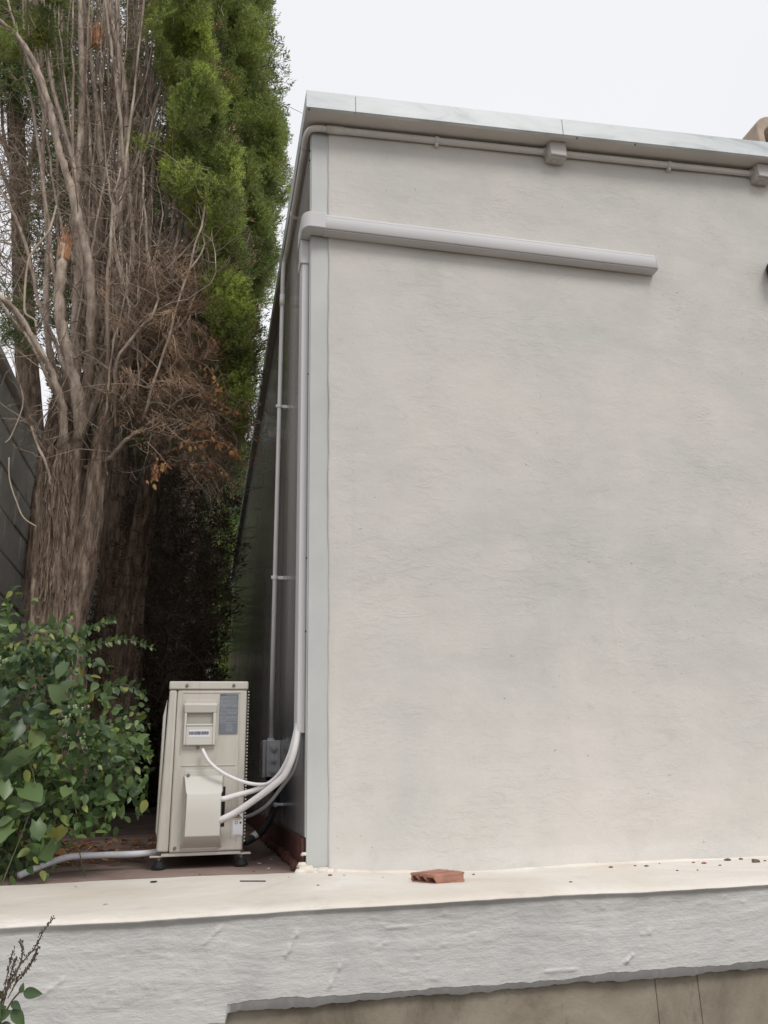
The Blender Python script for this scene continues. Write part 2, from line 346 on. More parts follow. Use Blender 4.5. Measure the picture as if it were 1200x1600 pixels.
# ---- low retaining wall in front
def fbm(x, s=1.0, seed=0):
    return sum(math.sin(x*s*f+seed*1.7+p)*a for f, a, p in ((1.0, .5, .3), (2.3, .28, 1.9), (5.1, .16, 4.1), (11.7, .09, 2.2), (23.0, .05, .7)))
LW = thing('low_retaining_wall', 'low white-coated retaining wall in front of the building with bare concrete foot', 'wall', (0.5, -0.65, -1.29))
X0, X1 = -2.6, 3.4
def edge_y(x): return -0.665+0.006*fbm(x, 5)
def bump3(x, z):
    v = 0.0
    for (cx, cz, ax, az, h) in WR: v += h*math.exp(-((x-cx)/ax)**2-((z-cz)/az)**2)
    return v
WR = [(random.uniform(-.9, 1.3), random.uniform(-.19, -.03), random.uniform(.003, .011), random.uniform(.002, .005), random.uniform(.0006, .0020)) for _ in range(110)]
RIDG = [((350, 1445), (318, 1475), .004), ((466, 1455), (444, 1500), .006), ((535, 1505), (512, 1548), .005), ((100, 1530), (60, 1560), .004), ((250, 1446), (275, 1440), .003),
        ((1000, 1460), (1020, 1458), .004), ((975, 1507), (990, 1490), .008), ((850, 1520), (905, 1515), .004), ((600, 1372+80), (640, 1448), .003), ((355, 1580), (380, 1568), .006)]
RG = []
for a, c, h in RIDG:
    p, q = at(*a, 1, -.67), at(*c, 1, -.67); RG.append((p[0], p[2], q[0], q[2], h))
def ridge(x, z):
    v = 0.0
    for (ax, az, cx, cz, h) in RG[:]:
        dx, dz = cx-ax, cz-az; L2 = dx*dx+dz*dz; t = max(0, min(1, ((x-ax)*dx+(z-az)*dz)/L2))
        d2 = (x-ax-dx*t+.0015*math.sin(z*400))**2+(z-az-dz*t)**2
        if d2 < 4e-4: v += h*math.exp(-d2/(0.0032**2))*(0.75+0.25*math.sin(t*9+ax*50))*min(1, 6*t+.2, 6*(1-t)+.2)
    return v
def capz(x, y):     # the cap dips a little towards the foot of the plaster wall
    t = max(0, min(1, x/0.5)); t = t*t*(3-2*t); k = max(0, min(1, (y+0.62)/0.62))
    return -0.022*t*k+0.0025*fbm(x*1.3+max(y, -.6)*2, 3, 2)
def coat():
    nx = 1500; xs = np.linspace(X0, X1, nx); rows = []
    prof = []
    for yy in np.linspace(0.0, -0.60, 22): prof.append(('t', yy))
    for a in np.linspace(0, 1, 7): prof.append(('r', a))
    for zz in np.linspace(-0.014, -0.199, 60): prof.append(('f', zz))
    V = []
    for kind, q in prof:
        for x in xs:
            ye = edge_y(x); nose = 0.009+0.004*(1+fbm(x, 9, 3))
            if kind == 't': V.append((x, q if q > -0.6 else -0.6, capz(x, q)))
            elif kind == 'r':
                an = q*PI/2; yy = -0.60+(ye-nose+0.60)*math.sin(an*1.0)**0.8; zz = capz(x, -.6)-0.012*(1-math.cos(an))-0.002*q
                V.append((x, yy, zz))
            else:
                t = (q+0.014)/-0.172; cc = capz(x, -.6)*(1-t); dz = q+cc+0.006*fbm(x, 6, 5)*t+0.0016*fbm(x, 70, 9)*t-(0.034 if x < -.26 else 0)*t
                back = nose*min(1, t*14)
                V.append((x, ye-nose+back-ridge(x, dz)-bump3(x, dz)-(0.002*fbm(x, 4.2, 1)+0.0022*fbm(dz+.03*fbm(x, 3), 34, 4))*min(1, t*4)*min(1, 1.3-t), dz))
    n = len(prof); ids = np.arange(n*nx).reshape(n, nx)
    Q = np.stack([ids[:-1, :-1], ids[1:, :-1], ids[1:, 1:], ids[:-1, 1:]], -1).reshape(-1, 4)
    V = np.array(V); rowi = np.repeat(np.arange(n-1), nx-1)
    o = np_mesh('membrane_coating', V, Q, [M['cap'], M['membrane']], LW, True)
    o.data.polygons.foreach_set('material_index', (rowi >= 29).astype(np.int32)); o.data.update()
coat()
# smoother grey primer band under the coating, with a ragged lower edge
nx = 700; xs = np.linspace(X0, X1, nx); V = []; Q = []
for x in xs:
    zb = -0.215+0.004*fbm(x, 14, 7)+0.0022*fbm(x, 90, 2)+(-0.04 if x < -0.258 else 0)
    yb = -0.6620+0.006*fbm(x, 5)
    V += [(x, yb, -0.13), (x, yb, zb), (x, yb+0.012, zb-0.001)]
for i in range(nx-1): Q += [(3*i, 3*i+1, 3*i+4, 3*i+3), (3*i+1, 3*i+2, 3*i+5, 3*i+4)]
np_mesh('primer_band', np.array(V), np.array(Q), M['primer'], LW)
b = MB(); 
jts = [X0, -1.9, at(905, 1570, 1, -.64)[0]-.0, at(1025, 1560, 1, -.64)[0], at(1110, 1560, 1, -.64)[0], X1]
jts = [X0, at(1025, 1560, 1, -.64)[0], at(1092, 1560, 1, -.64)[0], X1]
for i in range(len(jts)-1): b.box(jts[i]+0.0007, jts[i+1]-0.0007, -0.645, -0.02, -1.29, -0.06)
b.build('concrete_base', M['concrete'], LW, bevel=0.002)
# ================================================================== BUILDING
BD = thing('flat_roofed_building', 'flat-roofed building with pale plaster wall, glossy grey side and white roof coping', 'building', (2, 4, 0))
SL = 0.054
def roofz(x): return 2.925+SL*max(x, -0.05)
BL = 8.6
# front plaster wall: grid with soft undulation and an irregular left edge
nx, nz = 150, 110; V = []
for k in range(nz):
    for i in range(nx):
        s = i/(nx-1); zt = k/(nz-1)
        zz = -0.03+zt*(2.97)
        xe = 0.070+0.0012*math.sin(zz*9)+0.0010*math.sin(zz*31+1)
        x = xe+(4.2-xe)*s**1.25
        z2 = zz if zt < 1 else roofz(x)
        z2 = -0.03+zt*(roofz(x)+0.03)
        yy = -0.0045+0.0025*math.sin(x*2.1+z2*1.3)*math.sin(z2*2.7-x)+0.0012*math.sin(x*9+z2*4)*math.sin(z2*11)
        if z2 < 0.03: yy -= 0.010*(1-z2/0.03) if z2 > 0 else 0.010
        V.append((x, yy, z2))
ids = np.arange(nx*nz).reshape(nz, nx)
Q = np.stack([ids[:-1, :-1], ids[:-1, 1:], ids[1:, 1:], ids[1:, :-1]], -1).reshape(-1, 4)
V = np.array(V); base = len(V)
V2 = V[::nx].copy(); V2[:, 1] = 0.004                      # thickness at the irregular edge
Q2 = np.array([(base+k, k*nx, (k+1)*nx, base+k+1) for k in range(nz-1)])
pw = np_mesh('plaster_wall', np.vstack([V, V2]), np.vstack([Q, Q2]), M['plaster'], BD, True)
b = MB(); b.box(0.0, 0.082, -0.0007, 0.012, 0.004, 2.93); b.build('corner_strip', M['strip'], BD, bevel=0.002)
b = MB()
b.add([(0.003, 0.012, -1.29), (4.2, 0.012, -1.29), (4.2, BL, -1.29), (0.003, BL, -1.29), (0.003, 0.012, 2.92), (4.2, 0.012, 3.15), (4.2, BL, 3.15), (0.003, BL, 2.92)],
      [(0, 3, 2, 1), (4, 5, 6, 7), (0, 1, 5, 4), (1, 2, 6, 5), (2, 3, 7, 6), (3, 0, 4, 7)])
b.build('wall_core', M['concrete'], BD)
b = MB(); y = 0.0125
for y1 in (2.3, 4.5, 6.7, BL):
    b.box(-0.0005, 0.0028, y, y1-0.004, 0.098, 2.90); y = y1
b.build('side_cladding', M['clad'], BD, bevel=0.0015)
# cladding corner angle with rivets
b = MB(); b.box(-0.0035, -0.0008, 0.0, 0.03, 0.10, 2.90); b.build('corner_angle', M['strip'], BD, bevel=0.001)
b = MB()
for px, py in ((487, 565), (485, 860), (483, 980)):
    p = at(px, py, 0, -0.004); b = MB(); b.cyl((-0.0035, p[1]*0+0.018, p[2]), (-0.007, 0.018, p[2]), 0.004, 0.003, 10); b.build('rivet', M['black'], BD)
for z in (2.82, 2.77): b = MB(); b.cyl((-0.0035, 0.02, z), (-0.008, 0.02, z), 0.005, 0.004, 10); b.build('rivet', M['black'], BD)
# skirting
b = MB(); b.box(-0.012, -0.0005, 0.02, 0.75, 0.0, 0.098); b.box(-0.011, -0.0005, 0.753, 1.6, 0.0, 0.088); b.box(-0.012, -0.0005, 1.603, BL, 0.0, 0.095)
b.build('skirting', M['skirt'], BD, bevel=0.002)
b = MB()
for k in range(40):
    yy = 0.04+k*0.04+random.uniform(-.01, .01); r = random.uniform(.012, .024)
    b.tube([(-0.018-r*.2, yy-0.03, 0.004), (-0.02, yy, 0.010*random.random()+.004), (-0.016, yy+0.03, 0.004)], [r*.5, r, r*.5], 6)
b.build('mortar_fillet', M['skirt'], BD, smooth=True)
b = MB()
for (x, y, z, r) in ((0.0, -0.01, 0.0, .03), (0.05, -0.012, -0.004, .022), (-0.012, 0.0, 0.018, .016), (-0.006, 0.006, 0.05, .010), (0.10, -0.012, -0.006, .018), (-.02, -.02, -.002, .02)):
    b.tube([(x-r, y, z-r*.3), (x-r*.5, y-.004, z+r*.1), (x+r*.4, y-.005, z+r*.15), (x+r, y, z-r*.4)], [r*.2, r*.62, r*.55, r*.2], 8)
b.build('mortar_patch', M['cap'], BD, smooth=True)
# long low fillet at the foot of the plaster wall
V = []; Q = []; xs = np.linspace(0.02, 4.2, 260)
for x in xs:
    h = 0.010+0.006*fbm(x, 6, 4); w = 0.018+0.01*fbm(x, 4, 6); z0 = capz(x, -0.01)
    V += [(x, -0.004, z0+h), (x, -0.010-w*.3, z0+h*.55), (x, -0.014-w, z0-0.004)]
for i in range(len(xs)-1): Q += [(3*i, 3*i+1, 3*i+4, 3*i+3), (3*i+1, 3*i+2, 3*i+5, 3*i+4)]
np_mesh('base_fillet', np.array(V), np.array(Q)[:, ::-1], M['cap'], BD, True)
# roof: soffit + slab + folded metal coping in lengths
def slabx(b, x0, x1, y0, y1, zo0, zo1, n=1):
    z0, z1 = roofz(x0), roofz(x1)
    b.add([(x0, y0, z0+zo0), (x1, y0, z1+zo0), (x1, y1, z1+zo0), (x0, y1, z0+zo0), (x0, y0, z0+zo1), (x1, y0, z1+zo1), (x1, y1, z1+zo1), (x0, y1, z0+zo1)],
          [(0, 3, 2, 1), (4, 5, 6, 7), (0, 1, 5, 4), (1, 2, 6, 5), (2, 3, 7, 6), (3, 0, 4, 7)])
OX, OY = -0.038, -0.112
b = MB(); slabx(b, OX+.004, 4.3, OY+.004, BL+.1, 0.004, 0.075)
b.build('soffit_slab', M['soffit'], BD)
js = [OX, at(556, 170, 1, OY)[0], at(873, 200, 1, OY)[0]+.02, 2.6, 4.3]
for i in range(4):
    b = MB(); x0, x1 = js[i], js[i+1]-0.002
    slabx(b, x0, x1, OY, OY+0.0035, 0.0, 0.088); slabx(b, x0, x1, OY+.0035, OY+.30, 0.0845, 0.088)
    slabx(b, x0, x1, OY+.0035, OY+.018, 0.0, 0.003)
    b.build('coping', M['coping'], BD, bevel=0.0012)
ys = [OY+.0045, 1.1, 3.2, 5.4, BL+.1]
for i in range(4):
    b = MB(); y0, y1 = ys[i], ys[i+1]-.002
    b.box(OX, OX+.0035, y0, y1, roofz(OX), roofz(OX)+.0875); b.box(OX+.0035, OX+.2, max(y0, OY+.305), y1, roofz(OX)+.083, roofz(OX)+.0865)
    b.build('coping', M['coping'], BD, bevel=0.0012)
b = MB()
for px, py in ((482, 171), (899, 222), (989, 228)):
    p = at(px, py, 1, OY+.03); b = MB(); b.cyl((p[0], OY+.012, roofz(p[0])+.001), (p[0], OY+.012, roofz(p[0])-.004), .005, .004, 10); b.build('rivet', M['steel'], BD)
b = MB(); slabx(b, 0.2, 4.2, 0.3, BL, 0.086, 0.095); b.build('roof_deck', M['concrete'], BD)

# ---- conduit run under the soffit and down the side
CZ = lambda x: 2.906+0.0515*x
CF = -0.020
CR = thing('electrical_conduit', 'beige electrical conduit running under the roof soffit, round the corner and down the side', 'conduit', (0, 0, 2.9))
b = MB(); pts = [(2.9, CF, CZ(2.9)), (1.5, CF, CZ(1.5)), (0.12, CF, CZ(.12)), (0.06, CF, CZ(.06))]
b.tube([np.array(p) for p in pts], 0.0145, 14)
b.build('front_pipe', M['pvc_grey'], CR, smooth=True)
b = MB()
b.tube(smooth_path([(0.06, CF, CZ(.06)), (0.025, CF-.001, CZ(.02)-.001), (-0.010, CF+.008, 2.900), (-0.0225, .03, 2.895), (-0.0225, .09, 2.893)], 6), 0.0135, 14)
b.tube([(0.135, CF, CZ(.135)), (0.06, CF, CZ(.06))], 0.0165, 14)
b.build('elbow', M['pvc_grey'], CR, smooth=True)
PT = at(441, 470, 0, -0.036); PB = at(423, 1156, 0, -0.040)
b = MB(); b.tube(smooth_path([(-0.0225, .09, 2.893), (-0.0225, .5, 2.888), (-0.0225, PT[1]-.1, 2.885), (-0.028, PT[1]-.02, 2.872), (-0.034, PT[1], 2.82), (PT[0], PT[1], PT[2])], 6), 0.0120, 12)
b.build('side_pipe', M['pvc_grey'], CR, smooth=True)
b = MB(); b.tube([PT+(0, 0, .03), PB+(0, 0, -.01)], 0.0105, 12); b.build('down_pipe', M['pvc'], CR, smooth=True)
b = MB(); b.tube([PT+(0, 0, .035), PT+(0, 0, -.03)], 0.0135, 12); b.build('coupling', M['pvc'], CR, smooth=True)
for py in (620, 877):
    t = (py-470)/(1156-470); z = at(440, py, 0, -.037)[2]; k = (PT[2]-z)/(PT[2]-PB[2]); c = PT+(PB-PT)*k
    b = MB(); b.tube([(c[0], c[1], c[2]-.008), (c[0], c[1], c[2]+.008)], 0.0145, 12); b.box(c[0]-.004, 0, c[1]-.006, c[1]+.006, c[2]-.008, c[2]+.008)
    b.box(c[0]-.018, c[0]-.010, c[1]-.005, c[1]+.005, c[2]-.005, c[2]+.009)
    b.build('pipe_clip', M['pvc'], CR, bevel=.001)
for px in (682, 1045):
    x = at(px, 218 if px < 800 else 260, 1, CF)[0]
    b = MB(); b.tube([(x-.009, CF, CZ(x-.009)), (x+.009, CF, CZ(x+.009))], 0.0182, 14); b.box(x-.007, x+.007, CF-.004, 0, CZ(x)-.03, CZ(x)-.012)
    b.build('pipe_clip', M['pvc_grey'], CR, bevel=.001)
z = 2.885
b = MB(); b.tube([(-.0225, .52, 2.888), (-.0225, .54, 2.888)], .016, 12); b.box(-.024, 0, .523, .537, 2.866, 2.876); b.build('pipe_clip', M['pvc_grey'], CR)

def jbox(x, lab):
    w, h, d = 0.044, 0.042, 0.058; z = CZ(x)-.012
    T = thing('junction_box', lab, 'junction box', (x, 0, z), 'junction boxes on the conduit under the soffit')
    b = MB(); b.box(x-w, x+w, -d, -0.002, z-h, z+h); b.build('box_body', M['grey_b'], T, bevel=.010, bseg=3)
    b = MB(); b.box(x-w+.004, x+w-.004, -d-.008, -d+.002, z-h+.004, z+h-.004); b.build('box_cover', M['grey_b'], T, bevel=.008, bseg=3)
    for p_, q_, r_ in (((x-w-.012, CF, CZ(x-w)), (x-w+.002, CF, CZ(x-w)), .019), ((x+w-.002, CF, CZ(x+w)), (x+w+.012, CF, CZ(x+w)), .019), ((x-.01, -.03, z-h), (x-.01, -.03, z-h-.006), .012)):
        b = MB(); b.cyl(p_, q_, r_, n=14); b.build('cable_gland', M['grey_b'], T)
M['grey_b'] = simple('beige_grey_box_plastic', (0.50, 0.48, 0.455), 0.5, 0, .05, 12)
xj1 = at(871, 243, 1, -.05)[0]; xj2 = at(1194, 277, 1, -.05)[0]
jbox(xj1, 'small square junction box on the soffit conduit above the end of the white trunking')
jbox(xj2, 'square junction box on the soffit conduit cut by the right edge of the photo')

# ---- trunking: horizontal cover, corner, vertical cover
TK = thing('pipe_trunking', 'white plastic pipe trunking crossing the gable wall and dropping down the corner', 'trunking', (0, 0, 2.4))
zt, zb = 2.445, 2.379
def pill(b, x0, x1, d, z0, z1, y1=-0.004):
    b.prism([(x0, z0), (x1, z0), (x1, z1), (x0, z1)], y1-d, y1)
b = MB(); xe = at(1027, 410, 1, -.06)[0]
b.add([(0.045, -.0060, zb), (0.045, -.056, zb), (0.045, -.059, zb+.004), (0.045, -.059, zt-.005), (0.045, -.056, zt), (0.045, -.006, zt)] +
      [(xe, -.0060, zb), (xe, -.056, zb), (xe, -.059, zb+.004), (xe, -.059, zt-.005), (xe, -.056, zt), (xe, -.006, zt)],
      [(0, 1, 2, 3, 4, 5), (11, 10, 9, 8, 7, 6)]+[(i, i+6, (i+1) % 6+6, (i+1) % 6) for i in range(6)])
b.box(0.05, xe-.002, -.0595, -.0585, zt-.012, zt-.0108)
b.build('horizontal_cover', M['trunking'], TK, bevel=.002)
b = MB(); b.box(0.045, xe+.004, -.052, -.0062, zb-.005, zb-.0005); b.build('back_tray', M['trunking'], TK, bevel=.001)
b = MB(); b.box(xe-.004, xe+.003, -.061, -.0062, zb-.003, zt+.002); b.build('end_cap', M['trunking'], TK, bevel=.0025)
# corner piece: quarter-round in plan
b = MB(); n = 9; ring = []
for k in range(n+1):
    a = k/n*PI/2; ring.append((-0.006-0.036*math.sin(a), -0.063+0.043*(1-math.cos(a))))
prof = [(0.052, -.063)]+ring+[(-.042, .105), (-.001, .105), (-.001, -.0062), (0.052, -.0062)]
k = len(prof); V = [(x, y, zb-.003) for x, y in prof]+[(x, y, zt+.003) for x, y in prof]
b.add(V, [tuple(range(k-1, -1, -1)), tuple(range(k, 2*k))]+[(i, (i+1) % k, (i+1) % k+k, i+k) for i in range(k)])
b.build('corner_cover', M['trunking'], TK, bevel=.003)
tx0, tx1, ty0, ty1 = -0.0335, -0.004, 0.031, 0.098
zlow = at(463, 1145, 1, .03)[2]
b = MB(); b.box(tx0-.004, tx1+.0015, ty0-.004, ty1+.004, 2.27, zb-.004); b.box(tx0-.006, tx1+.0015, ty0-.006, ty1+.006, 2.262, 2.30); b.build('drop_collar', M['trunking'], TK, bevel=.003)
b = MB()
b.add([(tx0, ty0+.012, zlow), (tx0+.004, ty0, zlow), (tx1, ty0, zlow), (tx1, ty1, zlow), (tx0, ty1, zlow)]+[(tx0, ty0+.012, 2.27), (tx0+.004, ty0, 2.27), (tx1, ty0, 2.27), (tx1, ty1, 2.27), (tx0, ty1, 2.27)],
      [(4, 3, 2, 1, 0), (5, 6, 7, 8, 9)]+[(i, (i+1) % 5, (i+1) % 5+5, i+5) for i in range(5)])
b.build('vertical_cover', M['trunking'], TK, bevel=.0012)

# ---- junction box at the bottom of the down pipe
y0 = PB[1]-.055
JB = thing('junction_box', 'grey junction box with three round glands at the foot of the down pipe', 'junction box', (-.04, y0+.05, .3), None)
p1 = at(405, 1157, 1, y0); p2 = at(432, 1214, 1, y0)
b = MB(); b.box(-.062, -.001, y0, y0+.12, p2[2], p1[2]); b.build('box_body', M['grey_plastic'], JB, bevel=.003)
b = MB(); b.box(-.079, -.0635, y0-.003, y0+.123, p2[2]-.002, p1[2]+.002); b.build('box_cover', M['grey_plastic'], JB, bevel=.003)
for py in (1169, 1187, 1205):
    c = at(423.5, py, 1, y0-.01)
    b = MB(); b.tube([(-.030, y0-q_, c[2]) for q_ in (0, .006, .0061, .013, .0131, .0165)], [.0185, .017, .012, .010, .0045, .004], 20)
    b.build('cable_gland', M['grey_plastic'], JB, smooth=False)
b = MB(); b.cyl((PB[0], PB[1], p1[2]-.002), (PB[0], PB[1], p1[2]+.012), .019, .014, 16); b.build('pipe_entry', M['grey_plastic'], JB)

# ================================================================== OUTDOOR AIR CONDITIONER
AY = 0.262
AC = thing('outdoor_unit', 'ivory outdoor air conditioning unit seen from its service side, on black rubber feet', 'air conditioner', (-.33, .65, 0))
def a2(px, py, y=AY): p = at(px, py, 1, y); return p[0], p[2]
def az_(zx, zy): return a2(200+zx/3.75, 1030+zy/3.75)        # coordinates of the enlarged view
AX0, AX1 = -0.462, -0.187
ZB, ZT = 0.050, 0.590
b = MB()
b.box(AX0+.03, AX1, AY, 1.035, ZB, ZT); b.build('casing', M['ac'], AC, bevel=.006, bseg=3)
b = MB(); b.prism([(AX0-.012, ZB+.004), (AX0+.0285, ZB+.002), (AX0+.0285, ZT), (AX0+.002, ZT)], AY-.001, 1.036); b.build('front_panel', M['ac'], AC, bevel=.007, bseg=3)
b = MB(); b.box(AX0+.0, AX1+.004, AY-.005, 1.040, ZT+.001, 0.620); b.build('top_lid', M['ac'], AC, bevel=.005, bseg=3)
# fan grille bulging from the panel that faces the corridor
b = MB(); b.tube([(AX0-.003, .66, .33), (AX0-.014, .66, .33), (AX0-.018, .66, .33)], [.235, .225, .20], 40)
for k in range(9):
    r = .03+k*.023
    b.tube([(AX0-.020, .66+r*math.cos(a), .33+r*math.sin(a)) for a in np.linspace(0, 2*PI, 33)], .0022, 5, False)
b.build('fan_grille', M['ac'], AC, smooth=False)
b = MB(); b.prism([(AX0-.008, .085), (AX0-.018, .12), (AX0-.016, .50), (AX0-.004, .56)], AY+.012, 1.02); b.build('grille_frame', M['ac'], AC, bevel=.008, bseg=3)
# embossed raised panels on the service side
def frame_rect(b, x0, x1, z0, z1, w, y0, y1):
    b.box(x0, x1, y0, y1, z1-w, z1); b.box(x0, x1, y0, y1, z0, z0+w); b.box(x0, x0+w, y0, y1, z0+w, z1-w); b.box(x1-w, x1, y0, y1, z0+w, z1-w)
b = MB()
xa, za = az_(322, 192); xb, _ = az_(664, 192); zc = az_(0+315, 560)[1]
b.box(xa, xb, AY-.0025, AY+.001, za-.004, za); b.box(xa, xa+.0035, AY-.0022, AY+.001, zc, za-.004); b.box(xb-.0035, xb, AY-.0022, AY+.001, ZB+.03, za-.004)
x1_, z1_ = az_(300, 622); x2_, _ = az_(628, 622)
b.box(x1_+.006, x2_, AY-.0025, AY+.001, z1_-.004, z1_)
b.box(az_(600, 1000)[0], az_(632, 1000)[0], AY-.0015, AY+.001, az_(0, 1075)[1], az_(0, 650)[1])
b.build('embossed_panel', M['ac'], AC, bevel=.0014)
# handle surround and handle
x0, z0 = az_(318, 535); x1, z1 = az_(532, 237)
b = MB(); b.box(x0, x1-.008, AY-.003, AY+.001, z0+.004, z1); b.build('handle_surround', M['ac'], AC, bevel=.002)
HX0, HZ1 = az_(333, 256); HX1, HZ0 = az_(512, 503)
b = MB()
zo1 = az_(400, 316)[1]; zo0 = az_(400, 380)[1]; zl = az_(400, 296)[1]; hx0, hx1 = HX0+.010, HX1-.012
yf = AY-.020
b.box(HX0+.002, hx0, yf, AY-.002, HZ0, zo1); b.box(hx1, HX1-.002, yf, AY-.002, HZ0, zo1)         # cheeks
b.box(hx0, hx1, yf, AY-.002, HZ0, zo0-.004)
b.add([(HX0-.002, AY-.002, HZ1), (HX1+.002, AY-.002, HZ1), (HX0-.001, yf-.006, HZ1-.008), (HX1+.001, yf-.006, HZ1-.008), (HX0+.001, yf, zo1), (HX1-.001, yf, zo1), (HX0+.001, AY-.002, zo1), (HX1-.001, AY-.002, zo1)],
      [(0, 2, 3, 1), (2, 4, 5, 3), (4, 6, 7, 5), (6, 0, 1, 7), (0, 6, 4, 2), (1, 3, 5, 7)])
b.build('handle', M['ac_plastic'], AC, bevel=.0025, bseg=3)
b = MB(); b.box(hx0-.001, hx1+.001, AY-.0065, AY-.0032, zo0-.006, zo1+.002); b.build('handle_recess', M['ac_dark'], AC)
b = MB(); b.box(hx0-.001, hx1+.001, yf-.003, yf+.006, zo0-.0075, zo0-.001); b.build('handle_lip', M['ac_plastic'], AC, bevel=.002)
# bar-code label on the handle
lx0, lz1 = az_(358, 414); lx1, lz0 = az_(478, 456)
b = MB(); b.box(lx0, lx1, yf-.0008, yf+.001, lz0, lz1); lab = b.build('barcode_label', M['label_white'], AC)
b = MB(); x = lx0+.001; W_ = lx1-lx0
while x < lx1-.003:
    w = random.choice((.0006, .0009, .0014, .0022)); b.box(x, min(x+w, lx1-.001), yf-.0014, yf-.0009, lz0+.0075, lz0+.0185); x += w+random.choice((.0006, .0008, .0012))
b.build('barcode', M['ink'], lab)
# grey data plate with rows of fine print
dx0, dz1 = az_(541, 205); dx1, dz0 = az_(640, 437)
b = MB(); b.box(dx0, dx1, AY-.0034, AY-.0026, dz0, dz1); dl = b.build('data_plate', M['label_grey'], AC)
b = MB(); H = dz1-dz0; Wd = dx1-dx0
for k in range(27):
    z = dz1-H*(.055+.9*k/27); x = dx0+.001
    if k in (9, 14, 19): b.box(dx0+.001, dx0+Wd*.35, AY-.0040, AY-.0035, z-.0006, z); continue
    lim = dx1-.001 if k > 2 else dx1-.004
    if k > 20: x = dx0+Wd*.38; lim = dx1-Wd*.25
    while x < lim-.002:
        w = random.uniform(.0012, .0045); b.box(x, min(x+w, lim), AY-.0040, AY-.0035, z-.0014, z); x += w+random.choice((.0007, .001, .003))
b.build('fine_print', M['label_ink_white'], dl)
b = MB(); x = dx0+.001
for w in (.0022, .002, .0022, .002, .0022, .003, .0025, .0022, .0022):
    b.box(x, min(x+w*.8, dx1), AY-.0040, AY-.0035, dz1-.0045, dz1-.0012); x += w
b.build('header_print', M['ink'], dl)
# valve cover
vx0, vz1 = az_(333, 684); vx1, _ = az_(553, 684)
mx0, mz1 = az_(346, 782); mx1, _ = az_(544, 782)
_, mz0 = az_(336, 1042); wx0, wz0 = az_(312, 1108); wx1, _ = az_(540, 1108)
D1 = .052
b = MB(); nseg = 10; rowsT = []; V = []
def arc(xa, xb, y, z, sag, ysag=0): return [(xa+(xb-xa)*k/nseg, y-ysag*math.sin(PI*k/nseg), z-sag*math.sin(PI*k/nseg)) for k in range(nseg+1)]
rows = [arc(vx0, vx1, AY-.003, vz1, 0), arc(vx0, vx1, AY-.012, vz1-.002, 0), arc(mx0-.004, mx1+.004, AY-D1+.006, mz1+.004, .002), arc(mx0, mx1, AY-D1, mz1-.006, .002),
        arc(mx0, mx1, AY-D1-.002, (mz1+mz0)/2, 0), arc(mx0-.001, mx1, AY-D1, mz0+.004, 0), arc(mx0-.004, mx1+.004, AY-D1+.010, mz0-.006, 0), arc(wx0, wx1, AY-.012, wz0+.003, 0), arc(wx0, wx1, AY-.003, wz0, 0)]
for r_ in rows: V += r_
k = nseg+1; Fs = [(i*k+j, (i+1)*k+j, (i+1)*k+j+1, i*k+j+1) for i in range(len(rows)-1) for j in range(nseg)]
nb = len(V); V += [(r_[0][0]-.004, AY-.003, r_[0][2]) for r_ in rows]+[(r_[-1][0]+.004, AY-.003, r_[-1][2]) for r_ in rows]
nr = len(rows); Fs += [(i*k, nb+i, nb+i+1, (i+1)*k) for i in range(nr-1)]+[(i*k+nseg, (i+1)*k+nseg, nb+nr+i+1, nb+nr+i) for i in range(nr-1)]
b.add(V, Fs); o = b.build('valve_cover', M['ac_plastic'], AC, smooth=True, bevel=.003, bseg=3)
b = MB(); fx0, fz0 = az_(310, 1120); fx1, fz1 = az_(622, 645)
b.prism([(fx0, fz0), (az_(565, 0)[0], fz0), (az_(565, 0)[0], az_(0, 1020)[1]), (az_(545, 0)[0], az_(0, 1015)[1]), (az_(543, 0)[0], az_(0, 770)[1]), (az_(560, 0)[0], az_(0, 735)[1]), (az_(560, 0)[0], fz1), (fx0, fz1)][::1], AY-.0035, AY+.001)
b.build('valve_cover_flange', M['ac_plastic'], AC, bevel=.002)
b = MB(); b.box(az_(548, 0)[0], az_(600, 0)[0], AY-.0008, AY+.0005, az_(0, 1000)[1], az_(0, 760)[1]); b.build('valve_opening_dark', M['black'], AC)  # flat black plate painted in as the shade inside the opening
# screws
for zx, zy, yy in ((346, 156, AY-.005), (620, 155, AY-.005), (410, 517, AY-.003), (353, 681, AY-.012), (273, 1108, AY)):
    x, z = az_(zx, zy); b = MB(); b.cyl((x, yy, z), (x, yy-.002, z), .0062, .006, 16); b.cyl((x, yy-.002, z), (x, yy-.0065, z), .0038, .003, 6); b.build('screw', M['steel'], AC)
# vertical rib beside the panel seam
b = MB(); b.box(az_(280, 0)[0]-.0, az_(280, 0)[0]+.0018, AY-.0016, AY+.001, az_(0, 1080)[1], az_(0, 240)[1]); b.build('corner_rib', M['ac'], AC, bevel=.0006)
